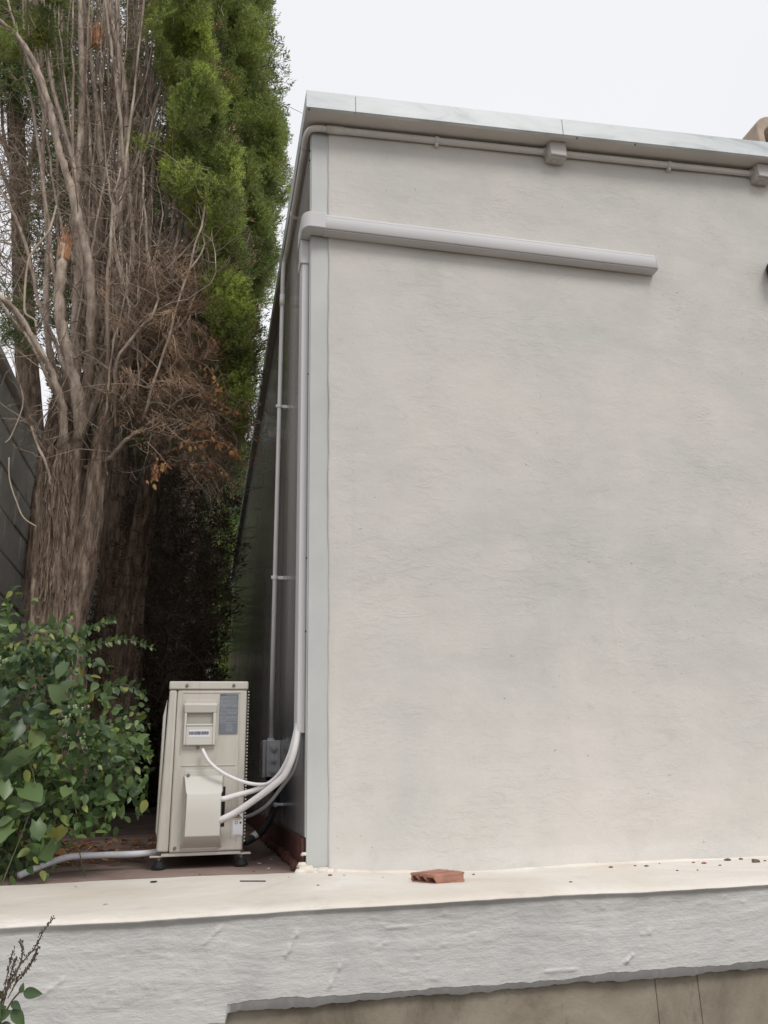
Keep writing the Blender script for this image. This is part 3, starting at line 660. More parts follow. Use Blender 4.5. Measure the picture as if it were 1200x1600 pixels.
# flammability warning sticker
wx0_, wz1_ = az_(616, 905); wx1_, wz0_ = az_(684, 1032); wx1_ = min(wx1_, AX1-.001)
b = MB(); b.box(wx0_, wx1_, AY-.0024, AY-.0016, wz0_, wz1_); ws = b.build('warning_label', M['label_white'], AC)
cx = (wx0_+wx1_)/2; zt_ = wz1_-.001; zb_ = az_(0, 950)[1]
b = MB(); b.prism([(cx-.0165, zb_), (cx+.0145, zb_), (cx-.001, zt_)], AY-.0034, AY-.0026); tri = b.build('warning_triangle', M['ink'], ws)
b = MB(); b.prism([(cx-.0135, zb_+.002), (cx+.0115, zb_+.002), (cx-.001, zt_-.0045)], AY-.0042, AY-.0036); b.build('triangle_fill', M['yellow'], ws)
b = MB(); b.prism([(cx-.005, zb_+.004), (cx+.003, zb_+.004), (cx+.0048, zb_+.009), (cx+.0012, zb_+.0125), (cx-.0004, zb_+.0185), (cx-.0035, zb_+.0125), (cx-.0062, zb_+.009)], AY-.005, AY-.0044); b.build('flame_symbol', M['ink'], ws)
b = MB()
for zz, a_, c_ in ((.0, 0, 1), (.003, 0, .75)): b.box(wx0_+.001+a_*.01, wx0_+.001+(wx1_-wx0_-.002)*c_, AY-.0032, AY-.0026, zb_-.0035-zz, zb_-.0026-zz)
b.build('label_text', M['ink'], ws); b = MB(); frame_rect(b, cx-.010, cx-.001, zb_-.020, zb_-.0105, .0014, AY-.0032, AY-.0026); b.box(cx+.006, cx+.012, AY-.0032, AY-.0026, zb_-.019, zb_-.0125)
b.build('pictogram', M['ink'], ws); b = MB(); b.box(wx0_+.001, wx1_-.006, AY-.0032, AY-.0026, wz0_+.002, wz0_+.0028)
b.build('label_print', M['ink'], ws)
# condenser fins on the wall side
b = MB(); b.box(AX1-.002, AX1+.006, AY+.03, 1.02, ZB+.02, ZT-.02); b.build('condenser_coil', M['fin'], AC)
b = MB()
for k in range(46):
    z = ZB+.03+k*.0112; b.cyl((AX1+.004, AY+.012, z), (AX1+.009, AY+.012, z), .003, n=6)
b.build('coil_guard', M['ac'], AC)
# base pan, feet
b = MB(); b.box(AX0+.005, AX1-.005, AY+.006, 1.03, ZB-.012, ZB-.001); b.build('base_pan', M['ac'], AC, bevel=.002)
for fx, sx in ((-.462, -1), (-.189, 1)):
    for fy in (AY+.022, .98):
        b = MB(); b.box(min(fx, fx+.02*sx)-.012, max(fx, fx+.02*sx)+.012, fy-.012, fy+.03, ZB-.014, ZB-.008); fo = b.build('mounting_tab', M['ac'], AC, bevel=.002)
        bx = fx+.001*sx
        b = MB(); b.tube([(bx, fy, 0.001), (bx, fy, .006), (bx, fy, .021), (bx, fy, .024)], [.0225, .0225, .015, .012], 24); b.build('rubber_foot', M['black'], AC)
        b = MB(); b.cyl((bx, fy, .02), (bx, fy, .058), .0035, n=10); b.cyl((bx, fy, .043), (bx, fy, .050), .007, n=6); b.cyl((bx, fy, .0285), (bx, fy, .033), .0075, n=6); b.build('levelling_bolt', M['steel'], AC)

# ---- hoses and cables between the unit and the trunking
def zp(zx, zy, y): return at(200+zx/3.75, 1030+zy/3.75, 1, y)
TE = np.array([(tx0+tx1)/2, .05, zlow+.03])
def hose(name, label, cat, pts, r, mat, group=None, n=14, coil=None):
    P = smooth_path(pts, 14); b = MB()
    rad = r if coil is None else [r*(1+coil[1]*(0.5+0.5*math.sin(i*coil[0]))) for i in range(len(P))]
    b.tube(P, rad, n); o = b.build(name, mat, smooth=True); return tag(o, label, cat, group)
hose('insulated_pipe', 'upper white foam-insulated refrigerant pipe leaving the valve cover of the outdoor unit', 'pipe',
     [zp(530, 815, .235), zp(560, 818, .225), zp(640, 796, .215), zp(740, 768, .20), zp(830, 728, .16), zp(895, 665, .11), zp(945, 570, .07), zp(972, 480, .055), TE+(-.006, .012, 0)], .0092, M['foam'], 'insulated refrigerant pipes')
hose('insulated_pipe', 'lower, thicker white foam-insulated pipe curving up in front into the trunking', 'pipe',
     [zp(525, 950, .225), zp(560, 935, .21), zp(640, 893, .19), zp(750, 818, .15), zp(850, 742, .105), zp(915, 680, .075), zp(958, 590, .05), zp(982, 500, .04), TE+(-.004, -.006, 0)], .0112, M['foam'], 'insulated refrigerant pipes')
hose('power_cable', 'white power cable looping down from the unit handle and joining the insulated pipes', 'cable',
     [zp(438, 530, .240), zp(447, 550, .225), zp(480, 605, .215), zp(550, 662, .21), zp(640, 706, .205), zp(740, 732, .19), zp(830, 725, .15), zp(900, 655, .10), zp(955, 570, .075), zp(985, 480, .06), TE+(.004, .016, 0)], .0060, M['foam'], None, 10)
hose('drain_tube', 'thin grey drain tube curving behind the white pipes up into the trunking', 'tube',
     [zp(670, 930, .34), zp(740, 905, .30), zp(820, 850, .22), zp(900, 750, .15), zp(965, 660, .09), zp(992, 580, .06), zp(1003, 500, .05), TE+(.008, .0, 0)], .0062, M['grey_tube'], None, 10)
hose('white_cable', 'pale cable hanging between the thick white pipe and the grey tube below the trunking', 'cable',
     [zp(905, 690, .14), zp(950, 610, .085), zp(978, 540, .06), zp(992, 470, .05), TE+(.004, .008, 0)], .0048, M['pvc'], None, 10)
hose('corrugated_hose', 'black corrugated conduit bending down behind the outdoor unit beside the skirting', 'hose',
     [np.array([-.045, y0+.06, p2[2]]), zp(868, 760, 1.02), zp(862, 850, .9), zp(838, 925, .72), zp(790, 1000, .56), zp(735, 1045, .46), zp(685, 1072, .42)], .0125, M['black_hose'], None, 12, (2.0, .22))
c = zp(737, 1035, .455)
b = MB(); b.tube([c+(-.012, 0, -.01), c+(.012, 0, .008)], .0135, 12); tag(b.build('cable_tag', M['pvc_grey']), 'small pale tie tag wrapped round the black corrugated conduit', 'cable tag')
c = zp(866, 853, .72)
b = MB(); b.tube([(c[0], c[1], c[2]), (-.002, c[1], c[2])], .006, 8); b.tube([(c[0], c[1]-.004, c[2]), (c[0]-.004, c[1]+.004, c[2])], .009, 8); tag(b.build('wall_plug', M['label_white']), 'white wall plug sticking out of the cladding above the black hose', 'wall plug')
hose('drain_pipe', 'white plastic drain pipe lying on the terrace from the outdoor unit into the shrub', 'pipe',
     [at(246, 1331, 1, .34), at(215, 1334, 1, .34), at(160, 1336, 1, .33), at(110, 1339, 1, .31), at(75, 1349, 1, .24), at(30, 1368, 1, .15)], .0105, M['white_tube'])

# ================================================================== SMALL THINGS ON THE LEDGE
# hollow clay brick fragment
def brick():
    A, Bp = at(643, 1363, 1, -.335), None
    z = capz(.35, -.33)
    T = MB(); L_, Wd_, H_ = .108, .105, .025
    # cross-section with three cells extruded along local y
    xs = [0, .006, .032, .038, .064, .070, .099, .105]
    T.box(0, Wd_, 0, L_, 0, .005); T.box(0, Wd_, 0, L_, H_-.006, H_)
    for i in range(0, 8, 2): T.box(xs[i], xs[i+1], 0, L_, .005, H_-.006)
    for k in range(7): T.box(.004+k*.0145, .010+k*.0145, .002, L_-.002, H_, H_+.0016)
    T.box(.006, .099, L_-.05, L_-.045, .005, H_-.006)
    # chipped corner: shift some vertices at the open end
    T.v = [(x+random.uniform(-.0012, .0012), y+random.uniform(-.004, .004)+(-.012 if (z_ > .017 and y < .01 and x > .03) else 0), z_+random.uniform(-.0008, .0008)) for x, y, z_ in T.v]
    o = T.build('hollow_brick', M['brick'], bevel=.002); return o
bk = brick(); pb = at(668, 1374, 2, capz(.33, -.33)); bk.location = (pb[0]+.012, pb[1]-.004, capz(.33, -.33)+.001); bk.rotation_euler = (0, 0, R(-62))
bk.location = (0.262, -.325, capz(.3, -.3)+.001)
tag(bk, 'flat broken piece of red hollow clay brick lying on the cream wall cap', 'brick')
def pebble(name, px, py, r, mat, lab, cat, grp=None, flat=.5):
    p = at(px, py, 2, -0.01); z = capz(p[0], p[1]); b = MB(); n = 7; V = []
    ph = random.random()*6
    for k, (zz, rr) in enumerate(((0, .75), (.35, 1.0), (.75, .7), (1.0, .25))):
        for j in range(n): a = ph+2*PI*j/n; q = r*rr*random.uniform(.75, 1.2); V.append((p[0]+q*math.cos(a)*1.35, p[1]+q*math.sin(a), z+zz*r*flat*1.5+.0003))
    Fs = [(i*n+j, i*n+(j+1) % n, (i+1)*n+(j+1) % n, (i+1)*n+j) for i in range(3) for j in range(n)]+[tuple(3*n+j for j in range(n)), tuple(range(n-1, -1, -1))]
    b.add(V, Fs); return tag(b.build(name, mat), lab, cat, grp)
M['grit'] = simple('brown_grit', (0.13, 0.085, 0.06), .9, 0, .5, 60)
M['grit_pale'] = simple('pale_mortar_crumb', (0.50, 0.44, 0.38), .9, 0, .3, 60)
M['rust'] = simple('red_brown_chip', (0.28, 0.10, 0.06), .9, 0, .3, 60)
for px, py, r in ((1181, 1346, .013),): pebble('mortar_lump', px, py, r, M['grit'], 'largest brown mortar lump on the wall cap near the right edge', 'debris')
ORD = ['first','second','third','fourth','fifth','sixth','seventh','eighth','ninth','tenth','eleventh','twelfth','thirteenth','fourteenth','fifteenth']
for kk, (px, py, r) in enumerate(sorted(((1137, 1341, .010), (1100, 1348, .007), (1157, 1338, .007), (1083, 1345, .005), (1010, 1351, .006), (954, 1352, .006), (992, 1350, .004), (1058, 1360, .0035), (1090, 1360, .003), (1125, 1352, .004), (1176, 1339, .004), (1195, 1343, .004), (892, 1382, .004), (740, 1363, .004), (1030, 1347, .003)))):
    pebble('mortar_crumb', px, py, r, random.choice((M['grit'], M['grit'], M['rust'])), 'small dark debris crumb on the cap, %s one rightward from the clay brick' % ORD[kk], 'debris', 'debris crumbs along the plaster wall')
for px, py, r in ((516, 1373, .006),): pebble('brick_chip', px, py, r, M['rust'], 'tiny red brick chip on the cap just right of the building corner', 'debris')
for kk, (px, py, r) in enumerate(sorted(((538, 1372, .004), (598, 1373, .003), (640, 1374, .003), (703, 1380, .003), (497, 1391, .003), (452, 1377, .004), (405, 1355, .006), (446, 1347, .005), (420, 1362, .004), (396, 1367, .003), (424, 1348, .004), (165, 1420, .005), (118, 1392, .004), (312, 1373, .003)))):
    pebble('mortar_crumb', px, py, r, random.choice((M['grit_pale'], M['grit'])), 'tiny debris crumb left of the clay brick, %s one from the left photo edge' % ORD[kk], 'debris', 'debris crumbs by the outdoor unit')
p = at(240, 1380, 2, 0); b = MB(); b.tube([(p[0]+.008*math.cos(a), p[1]+.006*math.sin(a), .004) for a in np.linspace(0, 5.4, 14)], .002, 6); tag(b.build('metal_ring', M['black']), 'small dark open ring lying on the cap in front of the left rubber foot', 'ring')
p = at(375, 1379, 2, 0); q = at(415, 1379, 2, 0); b = MB(); b.tube([p+(0, 0, .004), q+(0, 0, .004)], .0017, 6); tag(b.build('thin_rod', M['black']), 'short thin dark rod lying on the cap below the outdoor unit', 'rod')

# clay piece on the roof and lamp at the frame edge
def roof_piece():
    x0 = at(1166, 205, 1, .02)[0]; zb0 = roofz(x0)+.088; zt = at(1186, 189, 1, .02)[2]
    T = MB(); cx, r = x0+.128, .098; zc = zt-r; n = 12; V = []
    outer = [(cx+r*math.cos(a)*(1+.04*math.sin(a*3)), zc+r*math.sin(a)) for a in np.linspace(PI, 0, n)]
    inner = [(cx+r*.62*math.cos(a), zc-.028+r*.62*math.sin(a)) for a in np.linspace(PI, 0, n)]
    outer = [(cx-r, zb0)]+outer+[(cx+r, zb0)]; inner = [(cx-r*.62, zb0)]+inner+[(cx+r*.62, zb0)]
    k = len(outer)
    for y in (-.02, .22): V += [(x, y, z) for x, z in outer]+[(x, y, z) for x, z in inner]
    Fs = []
    for i in range(k-1):
        Fs += [(i, i+1, k+i+1, k+i), (2*k+i+1, 2*k+i, 3*k+i, 3*k+i+1), (i+1, i, 2*k+i, 2*k+i+1), (k+i, k+i+1, 3*k+i+1, 3*k+i)]
    T.add(V, Fs); T.box(cx-r*.7, cx+r*.7, .10, .12, zb0, zt-.06)
    return T.build('clay_arch', M['stone'], bevel=.006, smooth=False)
tag(roof_piece(), 'beige arched clay piece sitting on the roof edge at the far right', 'clay arch')
LP = thing('wall_lamp', 'black wall lamp on the plaster wall, just entering the frame at the right edge', 'wall lamp', (2.11, 0, 2.45))
p = at(1196.5, 406, 1, -.09); cx = p[0]+.104
b = MB(); b.tube([(cx, -.02, p[2]), (cx, -.05, p[2]), (cx, -.09, p[2]), (cx, -.12, p[2]), (cx, -.125, p[2])], [.05, .056, .056, .045, .02], 28); b.build('lamp_head', M['black'], LP, smooth=True)
b = MB(); b.cyl((cx, -.005, p[2]), (cx, -.021, p[2]), .035, n=24); b.build('mounting_plate', M['black'], LP)

# ================================================================== BOUNDARY WALL ON THE LEFT
BW = thing('boundary_wall', 'grey rendered block boundary wall behind the cypress trunk at the left edge', 'wall', (-1.7, 3, 0))
b = MB(); b.box(-1.80, -1.625, 0.4, 13.9, -1.29, 2.62); b.build('mortar_core', M['mortar'], BW)
b = MB(); hC = .245; lC = .46
for r_ in range(11):
    z0 = -.06+r_*hC; y = 0.4-(.23 if r_ % 2 else 0)
    while y < 13.8:
        ya, yb = max(y+.006, .4), min(y+lC-.006, 13.9)
        dx = random.uniform(0, .012); b.box(-1.63, -1.600-dx, ya, yb, z0+.006, z0+hC-.006); y += lC
b.build('block_courses', M['block'], BW, bevel=.006, bseg=1)
b = MB()
for k in range(14): b.box(-1.84, -1.56-random.uniform(0, .01), .4+k*.96, .4+k*.96+.95, 2.625, 2.68)
b.build('wall_cap', M['block'], BW, bevel=.008)

# ================================================================== TREES
def sprig_template(nl=21, seed=3):
    g = np.random.default_rng(seed); V = []; Q = []
    def leaf(p, d, L_, w):
        d = _n(d); a = _n(g.normal(0, 1, 3)); s_ = _n(np.cross(d, a)); b0 = len(V)
        V.extend([p-s_*w*.6, p+d*L_*.6+s_*w, p+d*L_, p+d*L_*.6-s_*w]); Q.append((b0, b0+1, b0+2, b0+3))
    for i in range(nl):
        y = g.uniform(.0, .85); ang = g.uniform(0, 2*PI); fl = .55
        side = np.array([math.cos(ang), 0, math.sin(ang)*fl]); off = side*g.uniform(0, .22)*(1.1-y)
        leaf(np.array([0, y, 0.])+off, side*g.uniform(.5, 1.1)+np.array([0, 1., 0]), g.uniform(.20, .38), g.uniform(.030, .046))
    return np.array(V), np.array(Q)
SPV, SPQ = sprig_template()
LTV, LTQ = sprig_template(13, 5); LTV = LTV*np.array([1.1, 1, 1.1])
def in_poly(x, y, poly):
    c = False; j = len(poly)-1
    for i in range(len(poly)):
        xi, yi = poly[i]; xj, yj = poly[j]
        if (yi > y) != (yj > y) and x < (xj-xi)*(y-yi)/(yj-yi)+xi: c = not c
        j = i
    return c
def plumes(centres, n_each, rad, hgt, size, outward=None, T=(SPV, SPQ), spread=.8, gap=0):
    P = []; D = []; Nn = []; Sc = []; Mi = []
    for c in centres:
        c = np.array(c); k = int(n_each*random.uniform(.6, 1.3)); hh = hgt*random.uniform(.7, 1.3); rr = rad*random.uniform(.7, 1.25)
        lean = rng.normal(0, .18, 3); lean[2] = 1
        u = rng.uniform(0, 1, k); a = rng.uniform(0, 2*PI, k)
        env = np.sqrt(np.clip(u, .02, 1))*(1-u**3)*1.55
        q = rr*env*np.sqrt(rng.uniform(.25, 1, k))
        off = np.stack([np.cos(a)*q, np.sin(a)*q, (u-.4)*hh], 1)+((u-.4)*hh)[:, None]*np.array([lean[0], lean[1], 0])
        d = np.stack([np.cos(a)*spread, np.sin(a)*spread, np.full(k, .8)], 1)+rng.normal(0, .45, (k, 3))
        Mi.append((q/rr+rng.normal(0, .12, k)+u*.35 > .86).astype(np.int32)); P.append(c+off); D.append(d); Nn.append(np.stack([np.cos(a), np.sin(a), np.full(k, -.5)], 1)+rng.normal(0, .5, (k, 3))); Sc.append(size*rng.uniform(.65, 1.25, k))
    Mi = np.concatenate(Mi); P = np.vstack(P); D = np.vstack(D); Nn = np.vstack(Nn); Sc = np.concatenate(Sc)
    ok = ~((P[:, 2] < 3.12) & (P[:, 0] > -.075-Sc*.45) & (P[:, 1] < 8.9))
    if gap: ok &= (np.sin(P[:, 0]*23+P[:, 2]*6)+np.sin(P[:, 1]*19-P[:, 2]*9+1)+np.sin(P[:, 2]*17+P[:, 0]*11+2)+np.sin(P[:, 2]*7.3-P[:, 0]*9)*.8 > -gap)
    ok &= ~((P[:, 2] < 2.75) & (P[:, 0] < -1.55+Sc*.5))
    V, Q = scatter(T[0], T[1], P[ok], D[ok], Nn[ok], Sc[ok]); return V, Q, np.repeat(Mi[ok], len(T[1]))
def crown(name, VQ, mats, T):
    o = np_mesh(name, VQ[0], VQ[1], mats, T); o.data.polygons.foreach_set('material_index', VQ[2]); o.data.update(); return o
def limb(pts, r0, r1, n=7, wob=.006, sub=5):
    P = smooth_path(pts, sub); k = len(P)
    Q = [p+rng.normal(0, wob, 3)*(0 if i in (0,) else 1) for i, p in enumerate(P)]
    rad = [(r0+(r1-r0)*(i/(k-1))**.8)*random.uniform(.9, 1.1) for i in range(k)]
    return Q, rad
def twig_pts(p, d, L_, curl=.35, n=5):
    P = [np.array(p)]; d = _n(d)
    for _ in range(n):
        d = _n(d+rng.normal(0, curl, 3)*.5+np.array([0, 0, -.02])); P.append(P[-1]+d*L_/n)
    return P
def trunk_mesh(b, path, radii, n=56, seed=0):
    P = smooth_path(path, 10); k = len(P)
    rr = np.interp(np.linspace(0, 1, k), np.linspace(0, 1, len(radii)), radii)
    def rg(i, j):
        a = 2*PI*j/n
        return 1+.12*math.sin(3*a+seed+i*.05)+.10*math.sin(7*a+seed*2+i*.09)+.07*math.sin(15*a+i*.16+seed)+.05*math.sin(26*a-i*.07)*math.sin(i*.3+a*2)+random.uniform(-.028, .028)
    b.tube(P, list(rr), n, True, 0, rg); return P, rr
def bark_strips(b, P, rr, count, L_=(.05, .22)):
    for _ in range(count):
        i = random.randrange(1, len(P)-2); a = random.uniform(0, 2*PI); c = P[i]; r = rr[i]*1.05
        o = np.array([math.cos(a), math.sin(a), 0.]); s = np.array([-math.sin(a), math.cos(a), 0.]); w = random.uniform(.0010, .0036); L1 = random.uniform(*L_)*1.5
        axis = _n(P[i+1]-P[i]); ax2 = _n(axis+rng.normal(0, .12, 3)); V = []
        cur = random.uniform(-.02, .035)
        for t in (0, .33, .66, 1):
            q = c+o*(r+cur*abs(t-.4)*random.uniform(.2, 1.2)+.003)+ax2*L1*(t-.5)+s*random.uniform(-.004, .004)
            V += [q-s*w*(1-.5*t), q+s*w*(1-.5*t)]
        b.add(V, [(0, 1, 3, 2), (2, 3, 5, 4), (4, 5, 7, 6)])

# ---------------- the big half-dead cypress at the left
TA = thing('cypress_tree', 'big half-dead cypress at the left with fibrous trunk and bare limbs', 'tree', (-1.05, 1.25, 0))
b = MB(); YT = 1.25
PT1, RT1 = trunk_mesh(b, [at(84, 1260, 1, YT), at(86, 1000, 1, YT), at(90, 850, 1, YT), at(97, 740, 1, YT), at(108, 660, 1, YT+.03), at(118, 600, 1, YT+.05)], [.145, .118, .110, .102, .096, .078], seed=1)
bark_strips(b, PT1, RT1, 2600)
b.build('trunk', M['bark'], TA, smooth=True)
b = MB(); P2, R2 = trunk_mesh(b, [at(100, 1230, 1, YT-.06), at(112, 990, 1, YT-.07), at(130, 900, 1, YT-.08), at(146, 790, 1, YT-.08), at(158, 700, 1, YT-.08), at(172, 640, 1, YT-.08), at(200, 585, 1, YT-.05), at(222, 520, 1, YT-.0)], [.085, .062, .055, .05, .048, .045, .035, .03], 30, 3)
bark_strips(b, P2, R2, 420, (.03, .12)); b.build('trunk', M['bark'], TA, smooth=True)
LIMBS = []   # (points, r0, r1)
def PX(*q): return [at(x, y, 1, Y) for x, y, Y in q]
main = [
 (PX((128, 650, 1.22), (140, 560, 1.1), (143, 480, 1.02), (138, 410, 1.0), (124, 345, 1.0), (108, 285, 1.0), (92, 232, 1.0), (78, 165, 1.0), (52, 95, .98), (15, 45, .97), (-30, 20, .95)), .042, .017),
 (PX((85, 200, 1.0), (60, 130, 1.02), (38, 80, 1.04), (20, 30, 1.05), (5, -30, 1.06)), .014, .007),
 (PX((100, 690, 1.14), (98, 640, 1.1), (84, 590, 1.08), (58, 540, 1.05), (28, 490, 1.05), (-5, 460, 1.05)), .032, .017),
 (PX((125, 670, 1.14), (118, 600, 1.08), (105, 550, 1.05), (92, 480, 1.04), (96, 430, 1.03), (99, 385, 1.03)), .045, .034),
 (PX((140, 650, 1.2), (170, 560, 1.2), (185, 470, 1.22), (190, 380, 1.25), (186, 300, 1.25), (198, 200, 1.25), (192, 110, 1.25), (172, 20, 1.25), (165, -60, 1.25)), .036, .017),
 (PX((120, 640, 1.3), (118, 540, 1.35), (122, 430, 1.35), (118, 320, 1.35), (126, 200, 1.35), (128, 100, 1.35), (122, -40, 1.35)), .045, .024),
 (PX((130, 640, 1.32), (150, 520, 1.4), (150, 400, 1.4), (160, 300, 1.4), (152, 180, 1.4), (138, 60, 1.4), (128, -40, 1.4)), .035, .018),
 (PX((150, 600, 1.2), (178, 500, 1.15), (208, 420, 1.15), (205, 340, 1.15), (192, 230, 1.12), (182, 130, 1.12), (170, 50, 1.1), (160, -40, 1.1)), .022, .010),
 (PX((222, 520, 1.25), (236, 440, 1.3), (232, 350, 1.35), (240, 250, 1.4), (236, 150, 1.4), (228, 50, 1.4), (225, -40, 1.4)), .026, .013),
 (PX((200, 585, 1.2), (250, 520, 1.15), (262, 450, 1.12), (276, 380, 1.12), (282, 330, 1.1)), .018, .008),
 (PX((165, 720, 1.16), (195, 690, 1.1), (225, 668, 1.05), (262, 640, 1.02), (300, 600, 1.0)), .022, .007),
 (PX((60, 690, 1.1), (52, 670, 1.05), (48, 668, 1.03), (72, 725, .99), (80, 760, 1.0)), .010, .008),
 (PX((110, 640, 1.3), (80, 560, 1.4), (72, 470, 1.45), (75, 370, 1.5), (66, 260, 1.5), (70, 160, 1.5), (60, 40, 1.5), (55, -40, 1.5)), .03, .014),
 (PX((110, 640, 1.3), (95, 560, 1.3), (60, 470, 1.3), (45, 400, 1.3), (20, 330, 1.3), (-20, 270, 1.3)), .02, .009),
 (PX((105, 660, 1.2), (70, 580, 1.2), (45, 530, 1.25), (20, 500, 1.3), (-20, 440, 1.3)), .018, .01),
]
CORE = at(104, 735, 1, 1.27)
for pts, r0, r1 in main:
    first = pts[0]
    if abs(first[2]-at(110, 655, 1, 1.2)[2]) < .26 and first[0] < -.85: pts = [CORE+(random.uniform(-.03, .03), 0, 0)]+pts
    LIMBS.append(limb(pts, r0*.74, r1*.72, wob=.0022, sub=7))
# fans of upright limbs
for k in range(58):
    x0 = random.uniform(95, 215); y0_ = random.uniform(380, 620); Ya = random.uniform(1.15, 1.75)
    xt = 30+250*random.random()**.85; 
    xm = x0*.5+xt*.5+random.uniform(-18, 12); Yb = Ya+random.uniform(-.15, .25)
    ym = random.uniform(200, 330); r0 = random.choice((.006, .008, .010, .013, .016)); 
    pts = PX((x0, y0_, Ya), (x0*.75+xt*.25+random.uniform(-12, 12), y0_*.6+ym*.4, (Ya+Yb)/2), (xm, ym, Yb), (xt*.85+xm*.15+random.uniform(-8, 8), 110, Yb), (xt+random.uniform(-8, 8), -50, Yb))
    LIMBS.append(limb(pts, r0*.9, r0*.45, wob=.0035))
for k in range(20):
    x0 = random.uniform(150, 235); xt = random.uniform(170, 335); y0_ = random.uniform(540, 680); yt_ = random.uniform(300, 450); Ya = random.uniform(.9, 1.1)
    r0 = random.choice((.005, .007, .009, .012)); jx = random.uniform(-16, 16)
    LIMBS.append(limb(PX((x0, y0_, Ya+.1), ((x0*.65+xt*.35)+jx, y0_*.6+yt_*.4, Ya), (xt-jx*.5, yt_+40, Ya-.05), (xt+random.uniform(-14, 14), yt_-40, Ya)), r0, r0*.35, wob=.004))
for i, (P, rad) in enumerate(LIMBS):
    b = MB(); b.tube(P, rad, 11 if i < 15 else 7, True, 0, lambda i_, j_: random.uniform(.86, 1.12))
    if i < 15: bark_strips(b, P, rad, int(900*rad[len(P)//2]), (.02, .07))
    b.build('branch', M['limb'], TA, smooth=True)
# broken splintered stubs
for (px, py, Y) in ((100, 390, 1.02), (150, 60, 1.15)):
    b = MB(); c = at(px, py, 1, Y)
    for k in range(26):
        x = rng.normal(0, .011, 2); h = random.uniform(.02, .17); b.tube([c+(x[0], x[1], -.06), c+(x[0]*1.3, x[1]*1.2, h*.5), c+(x[0]*2.2, x[1]*1.6, h)], [.0045, .003, .0006], 4)
    b.build('splintered_stub', M['wood_break'], TA)
# twigs
b = MB(); TIPS = []
def add_twigs(b, src, count, L_, r, upb=.3, sub=3, zlo=0, sides=3):
    for _ in range(count):
        P, rad = random.choice(src); i = random.randrange(2, len(P)-1); p = P[i]
        if p[2] < zlo: continue
        a = random.uniform(0, 2*PI); d = np.array([math.cos(a), math.sin(a)*.8-.15, random.uniform(-.2, .8)+upb])
        l = random.uniform(*L_); T_ = twig_pts(p, d, l); rr = random.uniform(*r)
        b.tube(T_, [rr*(1-.75*j/5) for j in range(6)], sides, False)
        for _s in range(sub):
            j = random.randrange(1, 6); d2 = _n(T_[j]-T_[j-1]+rng.normal(0, .6, 3)); T2 = twig_pts(T_[j], d2, l*random.uniform(.3, .6), .5, 3)
            b.tube(T2, [rr*.5, rr*.4, rr*.3, rr*.15], 3, False); TIPS.append((T2[-1], d2))
add_twigs(b, LIMBS, 1050, (.12, .45), (.0016, .0042))
o = b.build('dead_twigs', M['twig'], TA, smooth=True); tag(o, kind='stuff')
# pale hanging vine
b = MB(); b.tube(smooth_path(PX((88, 322, .95), (82, 345, .93), (74, 365, .92), (50, 395, .92), (42, 420, .92), (38, 470, .92), (40, 490, .92), (54, 500, .92), (56, 512, .92)), 6), .0055, 7); 
b.tube(smooth_path(PX((16, 545, .9), (28, 590, .9), (36, 630, .9), (18, 680, .9), (8, 692, .9)), 6), .003, 6)
b.tube(smooth_path(PX((14, 715, .9), (15, 750, .9), (28, 790, .9), (38, 810, .9), (57, 823, .9)), 6), .0035, 6)
b.build('hanging_vine', M['vine'], TA, smooth=True)
# dead brush: tangle of fine brown twigs and dead sprays right of the fork
brush_poly = [(170, 430), (250, 380), (300, 420), (330, 560), (345, 620), (385, 650), (375, 720), (330, 760), (240, 700), (180, 640)]
b = MB(); cs = []
for _ in range(900):
    while True:
        x, y = random.uniform(150, 390), random.uniform(370, 770)
        if in_poly(x, y, brush_poly): break
    Y = random.uniform(.95, 1.7); p = at(x, y, 1, Y)
    if p[0] > -.2: continue
    d = np.array([random.uniform(-.2, 1), random.uniform(-.8, .3), random.uniform(-.7, .5)]); l = random.uniform(.08, .28); T_ = twig_pts(p, d, l, .5)
    b.tube(T_, [.0022*(1-.7*j/5) for j in range(6)], 3, False)
    for _s in range(4):
        j = random.randrange(1, 6); T2 = twig_pts(T_[j], _n(T_[j]-T_[j-1]+rng.normal(0, .7, 3)), l*.45, .6, 3); b.tube(T2, [.0012, .001, .0008, .0005], 3, False)
    cs.append(p)
tag(b.build('dead_brush', M['twig'], TA), kind='stuff')
n = 3400
idx = rng.integers(0, len(cs), n); pos = np.array(cs)[idx]+rng.normal(0, .05, (n, 3)); pos[:, 0] = np.minimum(pos[:, 0], -.17)
V, Q = scatter(LTV, LTQ, pos, rng.normal(0, 1, (n, 3))*np.array([1, 1, .7])+np.array([.3, -.3, -.35]), rng.normal(0, 1, (n, 3)), rng.uniform(.03, .065, n))
tag(np_mesh('dead_foliage', V, Q, M['cyp_dead'], TA), kind='stuff')
# brooms of fine dead twigs
M['broom'] = simple('orange_brown_dead_spray', (0.40, 0.275, 0.185), .9, 0, .55, 6)
b = MB()
BR = [((200, 515), (1, -.3, .05)), ((225, 525), (1, -.3, 0)), ((270, 560), (.8, -.3, -.55)), ((290, 585), (.8, -.3, -.55)), ((310, 600), (.9, -.3, -.4)), ((255, 545), (.7, -.4, -.5)), ((285, 460), (.6, -.3, .5)), ((300, 480), (.7, -.2, .3)),
      ((215, 480), (.3, -.4, -.8)), ((240, 440), (.4, -.3, -.7)), ((262, 500), (.9, -.2, .3)), ((200, 440), (-.3, -.4, -.8)), ((320, 620), (.8, -.3, -.3)), ((285, 640), (.7, -.4, -.6)), ((175, 500), (.6, -.4, -.6)), ((160, 450), (.3, -.4, -.8)), ((300, 560), (.9, -.1, .3)), ((245, 600), (.5, -.4, -.8))]
